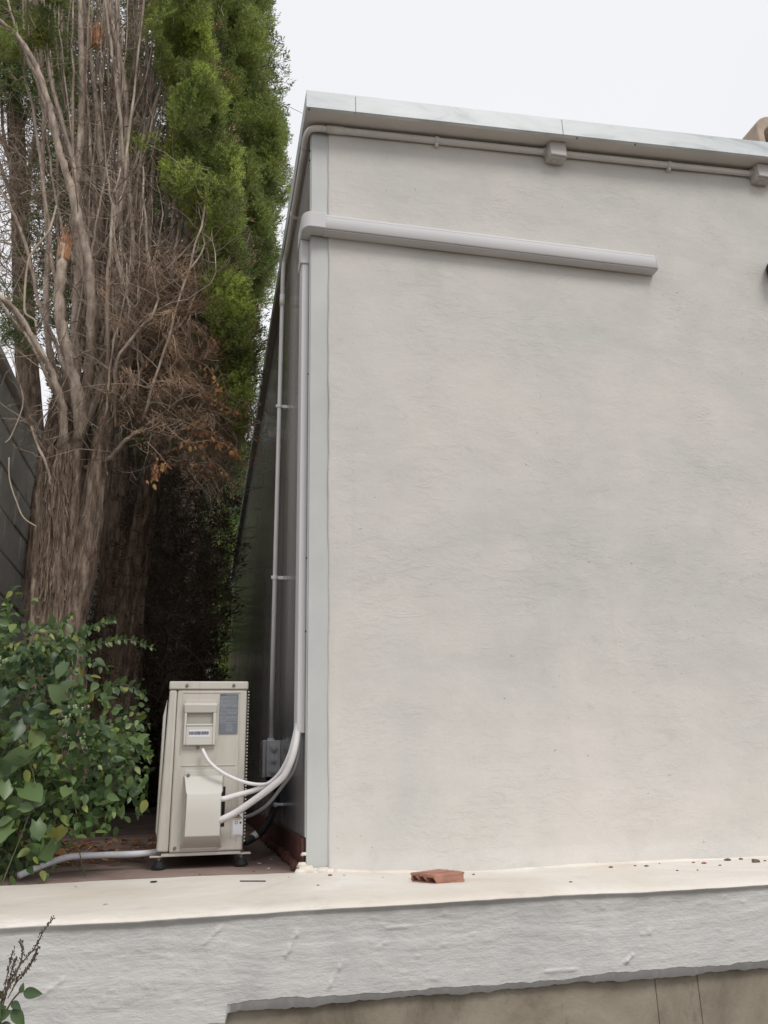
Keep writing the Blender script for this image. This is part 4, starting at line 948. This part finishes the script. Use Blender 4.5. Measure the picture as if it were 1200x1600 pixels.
for _ in range(20): BR.append(((random.uniform(160, 330), random.uniform(400, 650)), (random.uniform(-.3, 1), -.3, random.uniform(-1, .5))))
for (px, py), d in BR:
    c = at(px, py, 1, random.uniform(.88, 1.05))
    if c[0] > -.33: continue
    for k in range(34):
        d2 = np.array(d)+rng.normal(0, .30, 3); l = random.uniform(.05, .17); T_ = twig_pts(c+rng.normal(0, .018, 3)+np.array(d)*random.uniform(-.03, .05), d2, l, .45, 4)
        b.tube(T_, [.0012, .0011, .0009, .0007, .0004], 3, False)
tag(b.build('dead_sprays', M['broom'], TA), kind='stuff')
# dry-leaved twigs reaching right
def leaf_template(wd=.55, fold=.12, heart=0):
    V = []; Q = []; n = 8
    for i in range(n+1):
        t = i/n; w = wd*.5*(math.sin(PI*min(1, t*1.0)**.72))**.9 if 0 < t < 1 else 0.0
        if heart and t < .25: w = wd*.5*(.55+.45*t/.25)*.9
        y = t-(heart*.12 if (heart and i == 0) else 0)
        droop = -.18*t*t; V += [(-w, y-(.10*heart if i == 0 else 0), fold*w*1.2+droop), (0, t, droop-.02), (w, y-(.10*heart if i == 0 else 0), fold*w*1.2+droop)]
    for i in range(n): a = i*3; Q += [(a, a+1, a+4, a+3), (a+1, a+2, a+5, a+4)]
    return np.array(V, float), np.array(Q)
LFV, LFQ = leaf_template(); HTV, HTQ = leaf_template(.85, .2, 1)
b = MB(); LP_, LD_ = [], []
for pts in (PX((265, 590, 1.0), (310, 610, .95), (345, 632, .93), (378, 647, .92)), PX((250, 655, 1.0), (290, 690, .95), (330, 688, .93), (362, 700, .92), (372, 712, .92)),
            PX((290, 560, 1.0), (320, 570, .95), (335, 590, .93), (344, 610, .92)), PX((230, 690, 1.0), (258, 722, .95), (245, 730, .93), (237, 750, .93)),
            PX((260, 640, 1.05), (300, 665, .98), (330, 676, .95), (352, 690, .94)), PX((270, 470, 1.0), (300, 500, .97), (330, 540, .95), (334, 530, .95)), PX((300, 640, 1.05), (320, 650, 1.), (318, 700, .98), (345, 740, .97))):
    P = smooth_path(pts, 6); b.tube(P, [.0026*(1-.6*i/len(P)) for i in range(len(P))], 5, False)
    for p in P[5:]:
        for _ in range(3): LP_.append(p+rng.normal(0, .012, 3)); LD_.append(np.array([random.uniform(-.5, .6), random.uniform(-.5, .3), -1.]))
b.build('drooping_twigs', M['twig'], TA, smooth=True)
k = len(LP_); V, Q = scatter(LFV, LFQ, np.array(LP_), np.array(LD_), rng.normal(0, 1, (k, 3)), rng.uniform(.016, .034, k))
tag(np_mesh('dry_leaves', V, Q, M['dryleaf'], TA, True), kind='stuff')
# living green side
polyA = [(232, -60), (322, -60), (322, 70), (335, 170), (342, 230), (362, 270), (362, 330), (372, 390), (362, 440), (384, 500), (396, 560), (390, 630), (376, 668), (350, 672), (345, 600), (345, 540), (322, 470), (310, 420), (330, 330), (272, 300), (252, 285), (285, 235), (272, 150), (262, 90), (240, 50)]
def centres(poly, y0_, y1_, count, mind=None, margin=0):
    xs_ = [p[0] for p in poly]; ys_ = [p[1] for p in poly]; out = []; tries = 0
    while len(out) < count and tries < 60000:
        tries += 1
        x, y = random.uniform(min(xs_), max(xs_)), random.uniform(min(ys_), max(ys_))
        if not in_poly(x, y, poly): continue
        p = at(x, y, 1, random.uniform(y0_, y1_))
        if p[2] < 3.15 and p[0] > -.2 and p[1] < 8.9: continue
        out.append(p)
    return out
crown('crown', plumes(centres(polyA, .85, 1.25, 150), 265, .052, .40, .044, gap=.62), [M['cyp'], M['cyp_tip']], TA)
crown('inner_crown', plumes(centres(polyA, 1.3, 1.6, 90), 90, .10, .32, .07, T=(LTV, LTQ)), [M['cyp_deep'], M['cyp_dead']], TA)  # dark green layer stands in for shade between the lobes
crown('green_tuft', plumes([at(random.uniform(-10, 105), random.uniform(-40, 95)-x_*.2, 1, random.uniform(.95, 1.4)) for x_ in range(34)], 120, .06, .20, .045, gap=.6), [M['cyp'], M['cyp_tip_b']], TA)
# small green tuft inside the bare part
crown('green_tuft', plumes([at(222, 228, 1, 1.1), at(210, 232, 1, 1.1), at(235, 224, 1, 1.1)], 24, .05, .07, .05), [M['cyp'], M['cyp_tip']], TA)

# ---------------- second cypress, its green crown right of the first
def cyp(label, base, trunk_px, Y, radii, mat, poly, yr, count, dens, size, fill=None, lite=False, limbs=14, rr_=1.3, hh_=4.2):
    T = thing('cypress_tree', label, 'tree', tuple(base), 'cypress trees along the side passage')
    b = MB(); P, rr = trunk_mesh(b, [at(x, y, 1, Y) for x, y in trunk_px], radii, 30, random.random()*6); bark_strips(b, P, rr, 140, (.05, .2)); b.build('trunk', M['bark'], T, smooth=True)
    Ls = []
    for k in range(limbs):
        i = random.randrange(len(P)//2, len(P)-1); p = P[i]; q = np.array([p[0]+random.uniform(-.5, .12), p[1]+random.uniform(-.5, .5), p[2]+random.uniform(1.2, 3.5)])
        if q[2] < 3.3: q[0] = min(q[0], -.25)
        mid = (p+q)/2+np.array([(q[0]-p[0])*.25, 0, -.1]); mid[0] = min(mid[0], -.25)
        Ls.append(limb([p, mid, q], random.uniform(.015, .03), .008))
        b = MB(); b.tube(*Ls[-1], 6); b.build('branch', M['limb'], T, smooth=True)
    crown('crown', plumes(centres(poly, *yr, count), dens, size*rr_, size*hh_, size, gap=.8 if rr_ > 1.5 else 0, T=(LTV, LTQ) if lite else (SPV, SPQ)), mat, T); return T, Ls
polyB = [(322, -60), (408, -60), (412, 70), (424, 160), (436, 240), (432, 300), (424, 350), (412, 420), (398, 520), (392, 600), (384, 650), (370, 560), (362, 440), (362, 300), (345, 200)]
TB, LB = cyp('green cypress just right of the half-dead tree, rising above the corner of the roof', at(215, 1090, 1, 2.1)*np.array([1, 1, 0]), [(176, 1240), (196, 1050), (208, 930), (228, 800), (262, 620), (300, 420), (330, 200), (345, 0)], 2.1,
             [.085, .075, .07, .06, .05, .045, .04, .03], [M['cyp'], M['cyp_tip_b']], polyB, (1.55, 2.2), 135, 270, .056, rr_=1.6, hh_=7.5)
crown('inner_crown', plumes(centres([(x-12, y) for x, y in polyB], 2.3, 2.7, 80), 80, .13, .4, .09, T=(LTV, LTQ)), [M['cyp_deep'], M['cyp_dead']], TB)  # darker layer behind, shade between the plumes put into its green
# ---------------- rows behind
polyC = [(60, -60), (400, -60), (420, 120), (428, 300), (400, 480), (380, 650), (350, 700), (200, 700), (150, 560), (75, 480), (60, 300), (55, 100)]
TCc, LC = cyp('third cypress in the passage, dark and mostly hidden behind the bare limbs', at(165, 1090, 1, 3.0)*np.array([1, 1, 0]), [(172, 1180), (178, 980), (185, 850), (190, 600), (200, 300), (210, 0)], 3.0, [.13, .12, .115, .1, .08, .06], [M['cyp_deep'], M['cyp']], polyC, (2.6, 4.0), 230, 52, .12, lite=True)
polyD = [(-60, -60), (110, -60), (120, 110), (80, 160), (30, 170), (-60, 150)]
TD, LD = cyp('dark cypress standing at the far left with sky showing beneath its crown', at(28, 1090, 1, 3.2)*np.array([1, 1, 0]), [(60, 900), (45, 640), (36, 480), (30, 330), (24, 180), (10, 0)], 3.2, [.09, .08, .07, .06, .06, .04], [M['cyp_deep'], M['cyp_tip_b']], polyD, (2.2, 3.6), 150, 60, .09, lite=True)
polyE = [(90, 150), (335, 150), (335, 640), (336, 780), (330, 900), (322, 960), (318, 1215), (120, 1240), (90, 900)]
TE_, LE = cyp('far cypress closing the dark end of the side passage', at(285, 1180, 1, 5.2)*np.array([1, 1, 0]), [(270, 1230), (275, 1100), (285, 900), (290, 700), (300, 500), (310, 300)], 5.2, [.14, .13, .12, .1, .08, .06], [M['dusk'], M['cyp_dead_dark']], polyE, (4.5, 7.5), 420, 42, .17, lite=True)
polyF = [(290, 150), (396, 150), (398, 640), (385, 750), (372, 850), (362, 940), (345, 990), (335, 1215), (290, 1215)]
TF, LF = cyp('farthest dull green cypress showing in the thin gap beside the roof edge', at(330, 1200, 1, 10.6)*np.array([1, 1, 0]), [(325, 1225), (325, 1100), (328, 900), (332, 700), (340, 500), (345, 300)], 10.6, [.16, .15, .14, .12, .1, .08], [M['cyp_deep'], M['cyp']], polyF, (9.6, 11.8), 330, 46, .20, lite=True)
# dead brush inside the passage, shade put into its colours, hanging low from the second and third tree
b = MB(); brush2 = [(200, 720), (350, 730), (365, 850), (340, 960), (325, 1060), (240, 1120), (180, 1000)]
cs = []
for _ in range(700):
    while True:
        x, y = random.uniform(150, 370), random.uniform(700, 1130)
        if in_poly(x, y, brush2): break
    p = at(x, y, 1, random.uniform(1.9, 4.2))
    if p[0] > -.22: continue
    T_ = twig_pts(p, np.array([random.uniform(-.2, 1), random.uniform(-.8, .2), random.uniform(-.3, .8)]), random.uniform(.15, .5), .4); b.tube(T_, [.003*(1-.7*j/5) for j in range(6)], 3, False); cs.append(p)
M['twig_dark'] = simple('shade_dark_twig', (0.10, 0.078, 0.06), 0.9, 0, 0.5, 5)  # darker twig copy, the shade of the passage put into its colour
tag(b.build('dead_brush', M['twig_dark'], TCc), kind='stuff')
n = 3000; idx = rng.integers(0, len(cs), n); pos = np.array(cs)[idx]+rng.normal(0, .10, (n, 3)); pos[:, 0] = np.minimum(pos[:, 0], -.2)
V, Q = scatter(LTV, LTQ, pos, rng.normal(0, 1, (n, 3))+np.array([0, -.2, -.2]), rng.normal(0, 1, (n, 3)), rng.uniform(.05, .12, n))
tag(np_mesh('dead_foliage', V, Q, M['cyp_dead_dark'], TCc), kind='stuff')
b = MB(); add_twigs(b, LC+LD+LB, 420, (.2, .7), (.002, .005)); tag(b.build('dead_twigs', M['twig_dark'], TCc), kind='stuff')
# bare twigs against the sky at the far left
b = MB()
for _ in range(230):
    p = at(random.uniform(-10, 60), random.uniform(200, 540), 1, random.uniform(1.5, 3.0)); T_ = twig_pts(p, np.array([random.uniform(-1, 1), random.uniform(-.5, .5), random.uniform(-.4, 1)]), random.uniform(.2, .6), .4)
    b.tube(T_, [.004*(1-.7*j/5) for j in range(6)], 3, False)
    for _s in range(3):
        j = random.randrange(1, 6); T2 = twig_pts(T_[j], _n(T_[j]-T_[j-1]+rng.normal(0, .7, 3)), .2, .5, 3); b.tube(T2, [.002, .0015, .001, .0006], 3, False)
tag(b.build('dead_twigs', M['twig'], TD), kind='stuff')
cl = [at(random.uniform(-10, 45), random.uniform(470, 560), 1, random.uniform(1.6, 2.4)) for _ in range(16)]
crown('low_tuft', plumes(cl, 30, .08, .16, .07, T=(LTV, LTQ)), [M['cyp_deep'], M['cyp']], TD)

# ---------------- end of the passage: lit hedge, post and fence
def hedge(name, lab, x0, x1, y0_, y1_, z1, count, size, mat, grp=None):
    T = thing(name, lab, name.replace('_', ' '), ((x0+x1)/2, (y0_+y1_)/2, 0), grp); n = count
    pos = np.stack([rng.uniform(x0, x1, n), rng.uniform(y0_, y1_, n), rng.uniform(0, z1, n)], 1)
    V, Q = scatter(LFV, LFQ, pos, rng.normal(0, 1, (n, 3)), rng.normal(0, 1, (n, 3)), rng.uniform(size*.6, size*1.3, n)); tag(np_mesh('foliage', V, Q, mat, T, True), kind='stuff')
    b = MB()
    for _ in range(24): p = (random.uniform(x0, x1), random.uniform(y0_, y1_), 0); b.tube(twig_pts(p, (0, 0, 1), z1*.9, .15), .02, 5)
    b.build('stems', M['twig'], T)
hedge('hedge', 'sunlit green hedge beyond the far end of the side passage', -1.2, 2.6, 12.2, 13.2, 2.6, 4200, .12, M['far'])
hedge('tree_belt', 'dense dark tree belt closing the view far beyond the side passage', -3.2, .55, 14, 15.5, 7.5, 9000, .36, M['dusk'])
hedge('hedge', 'evergreen hedge added to darken the shaded end of the passage', -1.6, -.42, 7.2, 8.3, 3.4, 5200, .16, M['dusk'])  # hedge added to keep the passage end dark
b = MB(); b.box(-.33, -.25, 9.1, 9.18, 0, 2.0); b.box(-.34, -.24, 9.09, 9.19, 2.0, 2.03); tag(b.build('fence_post', M['label_white']), 'slim white post standing beyond the end of the side passage', 'post')
FN = thing('wire_fence', 'thin wire fence in front of the sunlit hedge at the end of the passage', 'fence', (0, 10.5, 0))
b = MB()
for k in range(22): b.cyl((-.9+k*.1, 10.5, 0), (-.9+k*.1, 10.5, 2), .006, n=6)
for k in range(5): b.cyl((-.9, 10.5, .2+k*.42), (1.2, 10.5, .2+k*.42), .005, n=6)
b.build('wires', M['black'], FN)

# ================================================================== SHRUBS AND WEEDS AT THE LEFT
def at_px(p):
    c = MW.T@(np.array(p)-CAM); return 600+F*c[0]/c[2], 800+F*c[1]/c[2]
def leafy(name, lab, cat, poly, yr, count, size, tmpl, mat, stems, stemr=.004, clump=0):
    pts = []; cc = []
    while len(cc) < clump:
        x = random.uniform(min(p[0] for p in poly), max(p[0] for p in poly)); y = random.uniform(min(p[1] for p in poly), max(p[1] for p in poly))
        if in_poly(x, y, poly): cc.append((x, y, yr[0]+(yr[1]-yr[0])*random.random()**1.3))
    for c_ in cc:
        c0 = at(c_[0], c_[1], 1, c_[2])
        for _ in range(int(count/max(1, clump)*random.uniform(.5, 1.5))):
            p = c0+rng.normal(0, 1, 3)*np.array([.055, .05, .045])
            if p[2] > .01 and p[0] < -.50-.10*max(0, p[1]-.3)*0 and at_px(p)[0] < 234 and not (at_px(p)[0] > 84 and at_px(p)[1] > 1308): pts.append(p)
    if clump: count = len(pts)
    if clump: count += count//5
    while len(pts) < count:
        x = random.uniform(min(p[0] for p in poly), max(p[0] for p in poly)); y = random.uniform(min(p[1] for p in poly), max(p[1] for p in poly))
        if not in_poly(x, y, poly): continue
        Y = yr[0]+(yr[1]-yr[0])*random.random()**1.3; p = at(x, y, 1, Y)
        if p[2] < .01 or p[0] < -1.55: 
            if p[2] < .01: continue
        pts.append(p)
    pts = np.array(pts); T = thing(name, lab, cat, (float(pts[:, 0].mean()), float(pts[:, 1].mean()), 0))
    count = len(pts); d = rng.normal(0, .75, (count, 3))+np.array([.15, -.5, -.35]); nr = rng.normal(0, .45, (count, 3))+np.array([.1, -.55, .8])
    V, Q = scatter(tmpl[0], tmpl[1], pts, d, nr, size*rng.uniform(.55, 1.3, count))
    tag(np_mesh('leaves', V, Q, mat, T, True), kind='stuff')
    b = MB()
    for _ in range(stems):
        p = pts[random.randrange(count)]
        if p[0] > -.75: continue
        r0 = np.array([p[0]+random.uniform(-.15, .1), p[1]+random.uniform(0, .25), 0.0]); m_ = (p+r0)/2+np.array([random.uniform(-.08, .08), 0, .06])
        b.tube(smooth_path([r0, m_, p], 5), [stemr*(1-.05*i) for i in range(11)], 5, False)
    b.build('stems', M['stem'], T, smooth=True); return T
polyS = [(-60, 945), (20, 950), (60, 985), (100, 985), (150, 1000), (170, 1050), (200, 1085), (222, 1110), (222, 1190), (205, 1215), (210, 1270), (175, 1290), (130, 1300), (110, 1330), (70, 1350), (30, 1385), (-60, 1400)]
leafy('leafy_shrub', 'dense green leafy shrub at the foot of the big cypress trunk', 'shrub', polyS, (.05, .85), 3000, .037, (LFV, LFQ), M['leaf'], 26, .0024, 105)
polyK = [(-60, 1050), (60, 1050), (110, 1030), (130, 1080), (100, 1180), (110, 1260), (80, 1340), (20, 1385), (-60, 1395)]
leafy('broad_leaved_climber', 'climber with large heart-shaped leaves over the front of the shrub', 'climber', polyK, (-.02, .3), 90, .068, (HTV, HTQ), M['bigleaf'], 10, .0022)
# arching sprays with leaf pairs
def spray(lab, px, Y, nleaf, size, mat=M['leaf']):
    T = thing('shrub_spray', lab, 'branch', tuple(at(*px[0], 1, Y)))
    P = smooth_path([at(x, y, 1, Y-.03*i) for i, (x, y) in enumerate(px)], 8); b = MB(); b.tube(P, [.003*(1-.7*i/len(P)) for i in range(len(P))], 5, False); b.build('stem', M['stem'], T, smooth=True)
    pos, d = [], []
    for i in range(nleaf):
        k = int((i+1)/(nleaf+1)*(len(P)-1)); t = _n(P[min(k+1, len(P)-1)]-P[k-1])
        for s in (-1, 1): pos.append(P[k]); d.append(t*.6+np.array([0, -.3, .9*s])+rng.normal(0, .2, 3))
    pos = np.array(pos); d = np.array(d); V, Q = scatter(LFV, LFQ, pos, d, rng.normal(0, .25, (len(pos), 3))+np.array([0, -1, .3]), size*np.linspace(1.1, .6, nleaf).repeat(2)); np_mesh('leaves', V, Q, mat, T, True)
spray('upper arching spray of small paired leaves reaching right across the trunk base', [(108, 1000), (140, 985), (165, 972), (183, 968)], .85, 11, .034)
spray('lower long spray of small paired leaves pointing right into the dark passage', [(120, 1020), (165, 1003), (205, 1000), (245, 1016)], .85, 14, .032)
spray('thin yellowish stem with drooping leaves looping over the top of the shrub', [(75, 1055), (100, 1035), (113, 1005), (120, 1030), (135, 1060)], .35, 6, .06, M['bigleaf'])
for lab_, px_, Y_, n_, s_ in (('leafy shoot rising from the top left of the shrub', [(20, 1000), (12, 960), (8, 935)], .3, 6, .04), ('leafy shoot leaning right below the paired-leaf sprays', [(150, 1090), (185, 1070), (215, 1078), (232, 1095)], .4, 7, .042),
        ('leafy shoot pointing right at the middle height of the shrub', [(165, 1170), (200, 1160), (228, 1175), (236, 1190)], .3, 7, .040), ('leafy shoot drooping at the lower right of the shrub', [(150, 1240), (190, 1225), (212, 1250), (216, 1282)], .3, 7, .036),
        ('bare-based shoot with small leaves above the shrub centre', [(90, 1010), (100, 975), (118, 955)], .5, 6, .032)):
    spray(lab_, px_, Y_, n_, s_)
# pale flower heads
for i, (x, y) in enumerate(((6, 1035), (120, 1112), (100, 1130), (135, 1160))):
    b = MB(); c = at(x, y, 1, .12)
    for k in range(16): q = c+rng.normal(0, .010, 3); b.tube([q, q+np.array([0, -.004, .008])], [.003, .004], 5)
    tag(b.build('flower_head', M['flower']), ('pale flower head at the far left edge of the shrub', 'highest pale flower head in the middle of the shrub', 'pale flower head just below left of the highest one', 'rightmost pale flower head in the shrub')[i], 'flower', 'pale flower heads in the shrub')
# leaf litter at the foot of the shrub
n = 340; pos = np.stack([rng.uniform(-1.1, -.5, n), rng.uniform(.5, 1.8, n), rng.uniform(.003, .02, n)], 1)
V, Q = scatter(LFV, LFQ, pos, rng.normal(0, 1, (n, 3))*np.array([1, 1, .15]), rng.normal(0, .25, (n, 3))+np.array([0, 0, 1]), rng.uniform(.02, .05, n))
tag(np_mesh('leaf_litter', V, Q, M['dryleaf'], None, True), 'dry brown leaf litter and twigs on the terrace behind the outdoor unit', 'leaf litter', None, 'stuff')

# weed with seed spikes, in front of the low wall
WD = thing('seeding_weed', 'weed with thin dark seed spikes and a few green leaves before the low wall', 'weed', tuple(at(-20, 1700, 1, -.95)))
YW = -.95
b = MB(); sd_ = MB()
for px in ([(-8, 1600), (10, 1545), (30, 1510), (55, 1480), (68, 1455), (84, 1434)], [(-8, 1600), (15, 1540), (40, 1518), (52, 1500), (60, 1480)], [(5, 1560), (28, 1515), (35, 1490), (31, 1471)], [(-5, 1590), (8, 1540), (14, 1510), (20, 1488)], [(0, 1590), (14, 1535), (20, 1510), (26, 1498)], [(12, 1560), (26, 1535), (45, 1512), (57, 1490)]):
    P = smooth_path([at(x, y, 1, YW+random.uniform(-.01, .01)) for x, y in px], 10); b.tube(P, .0011, 5, False)
    for i, p in enumerate(P[6:]):
        for _ in range(2): q = p+rng.normal(0, .0016, 3); sd_.tube([q, q+rng.normal(0, .0012, 3)+np.array([0, 0, .003])], [.0008, .0011], 5)
b.tube(smooth_path([at(-10, 1620, 1, YW), at(15, 1570, 1, YW), at(32, 1548, 1, YW)], 6), .0018, 6)
b.tube([at(-20, 1750, 1, YW), at(-10, 1620, 1, YW), at(-5, 1590, 1, YW)], .0025, 6)
b.build('stem', M['seed'], WD, smooth=True); sd_.build('seed_spikes', M['seed'], WD)
lv = [(36, 1550, (1, -.3, -.12), .036), (32, 1552, (.2, -.2, 1), .018), (20, 1575, (1, -.4, -1.3), .04), (5, 1558, (-.5, -.3, .3), .03), (10, 1572, (-.9, -.4, -.6), .04), (-5, 1590, (.6, -.5, .3), .035), (18, 1566, (.5, -.4, -.2), .025), (0, 1600, (.6, -.5, -.3), .04), (-10, 1560, (.4, -.5, -.6), .035)]
pos = np.array([at(x, y, 1, YW) for x, y, _, _ in lv]); V, Q = scatter(LFV, LFQ, pos, np.array([d for _, _, d, _ in lv], float), np.array([(.1, -1, .25)]*len(lv), float)+rng.normal(0, .15, (len(lv), 3)), np.array([s for *_, s in lv]))
np_mesh('leaves', V, Q, M['bigleaf'], WD, True)
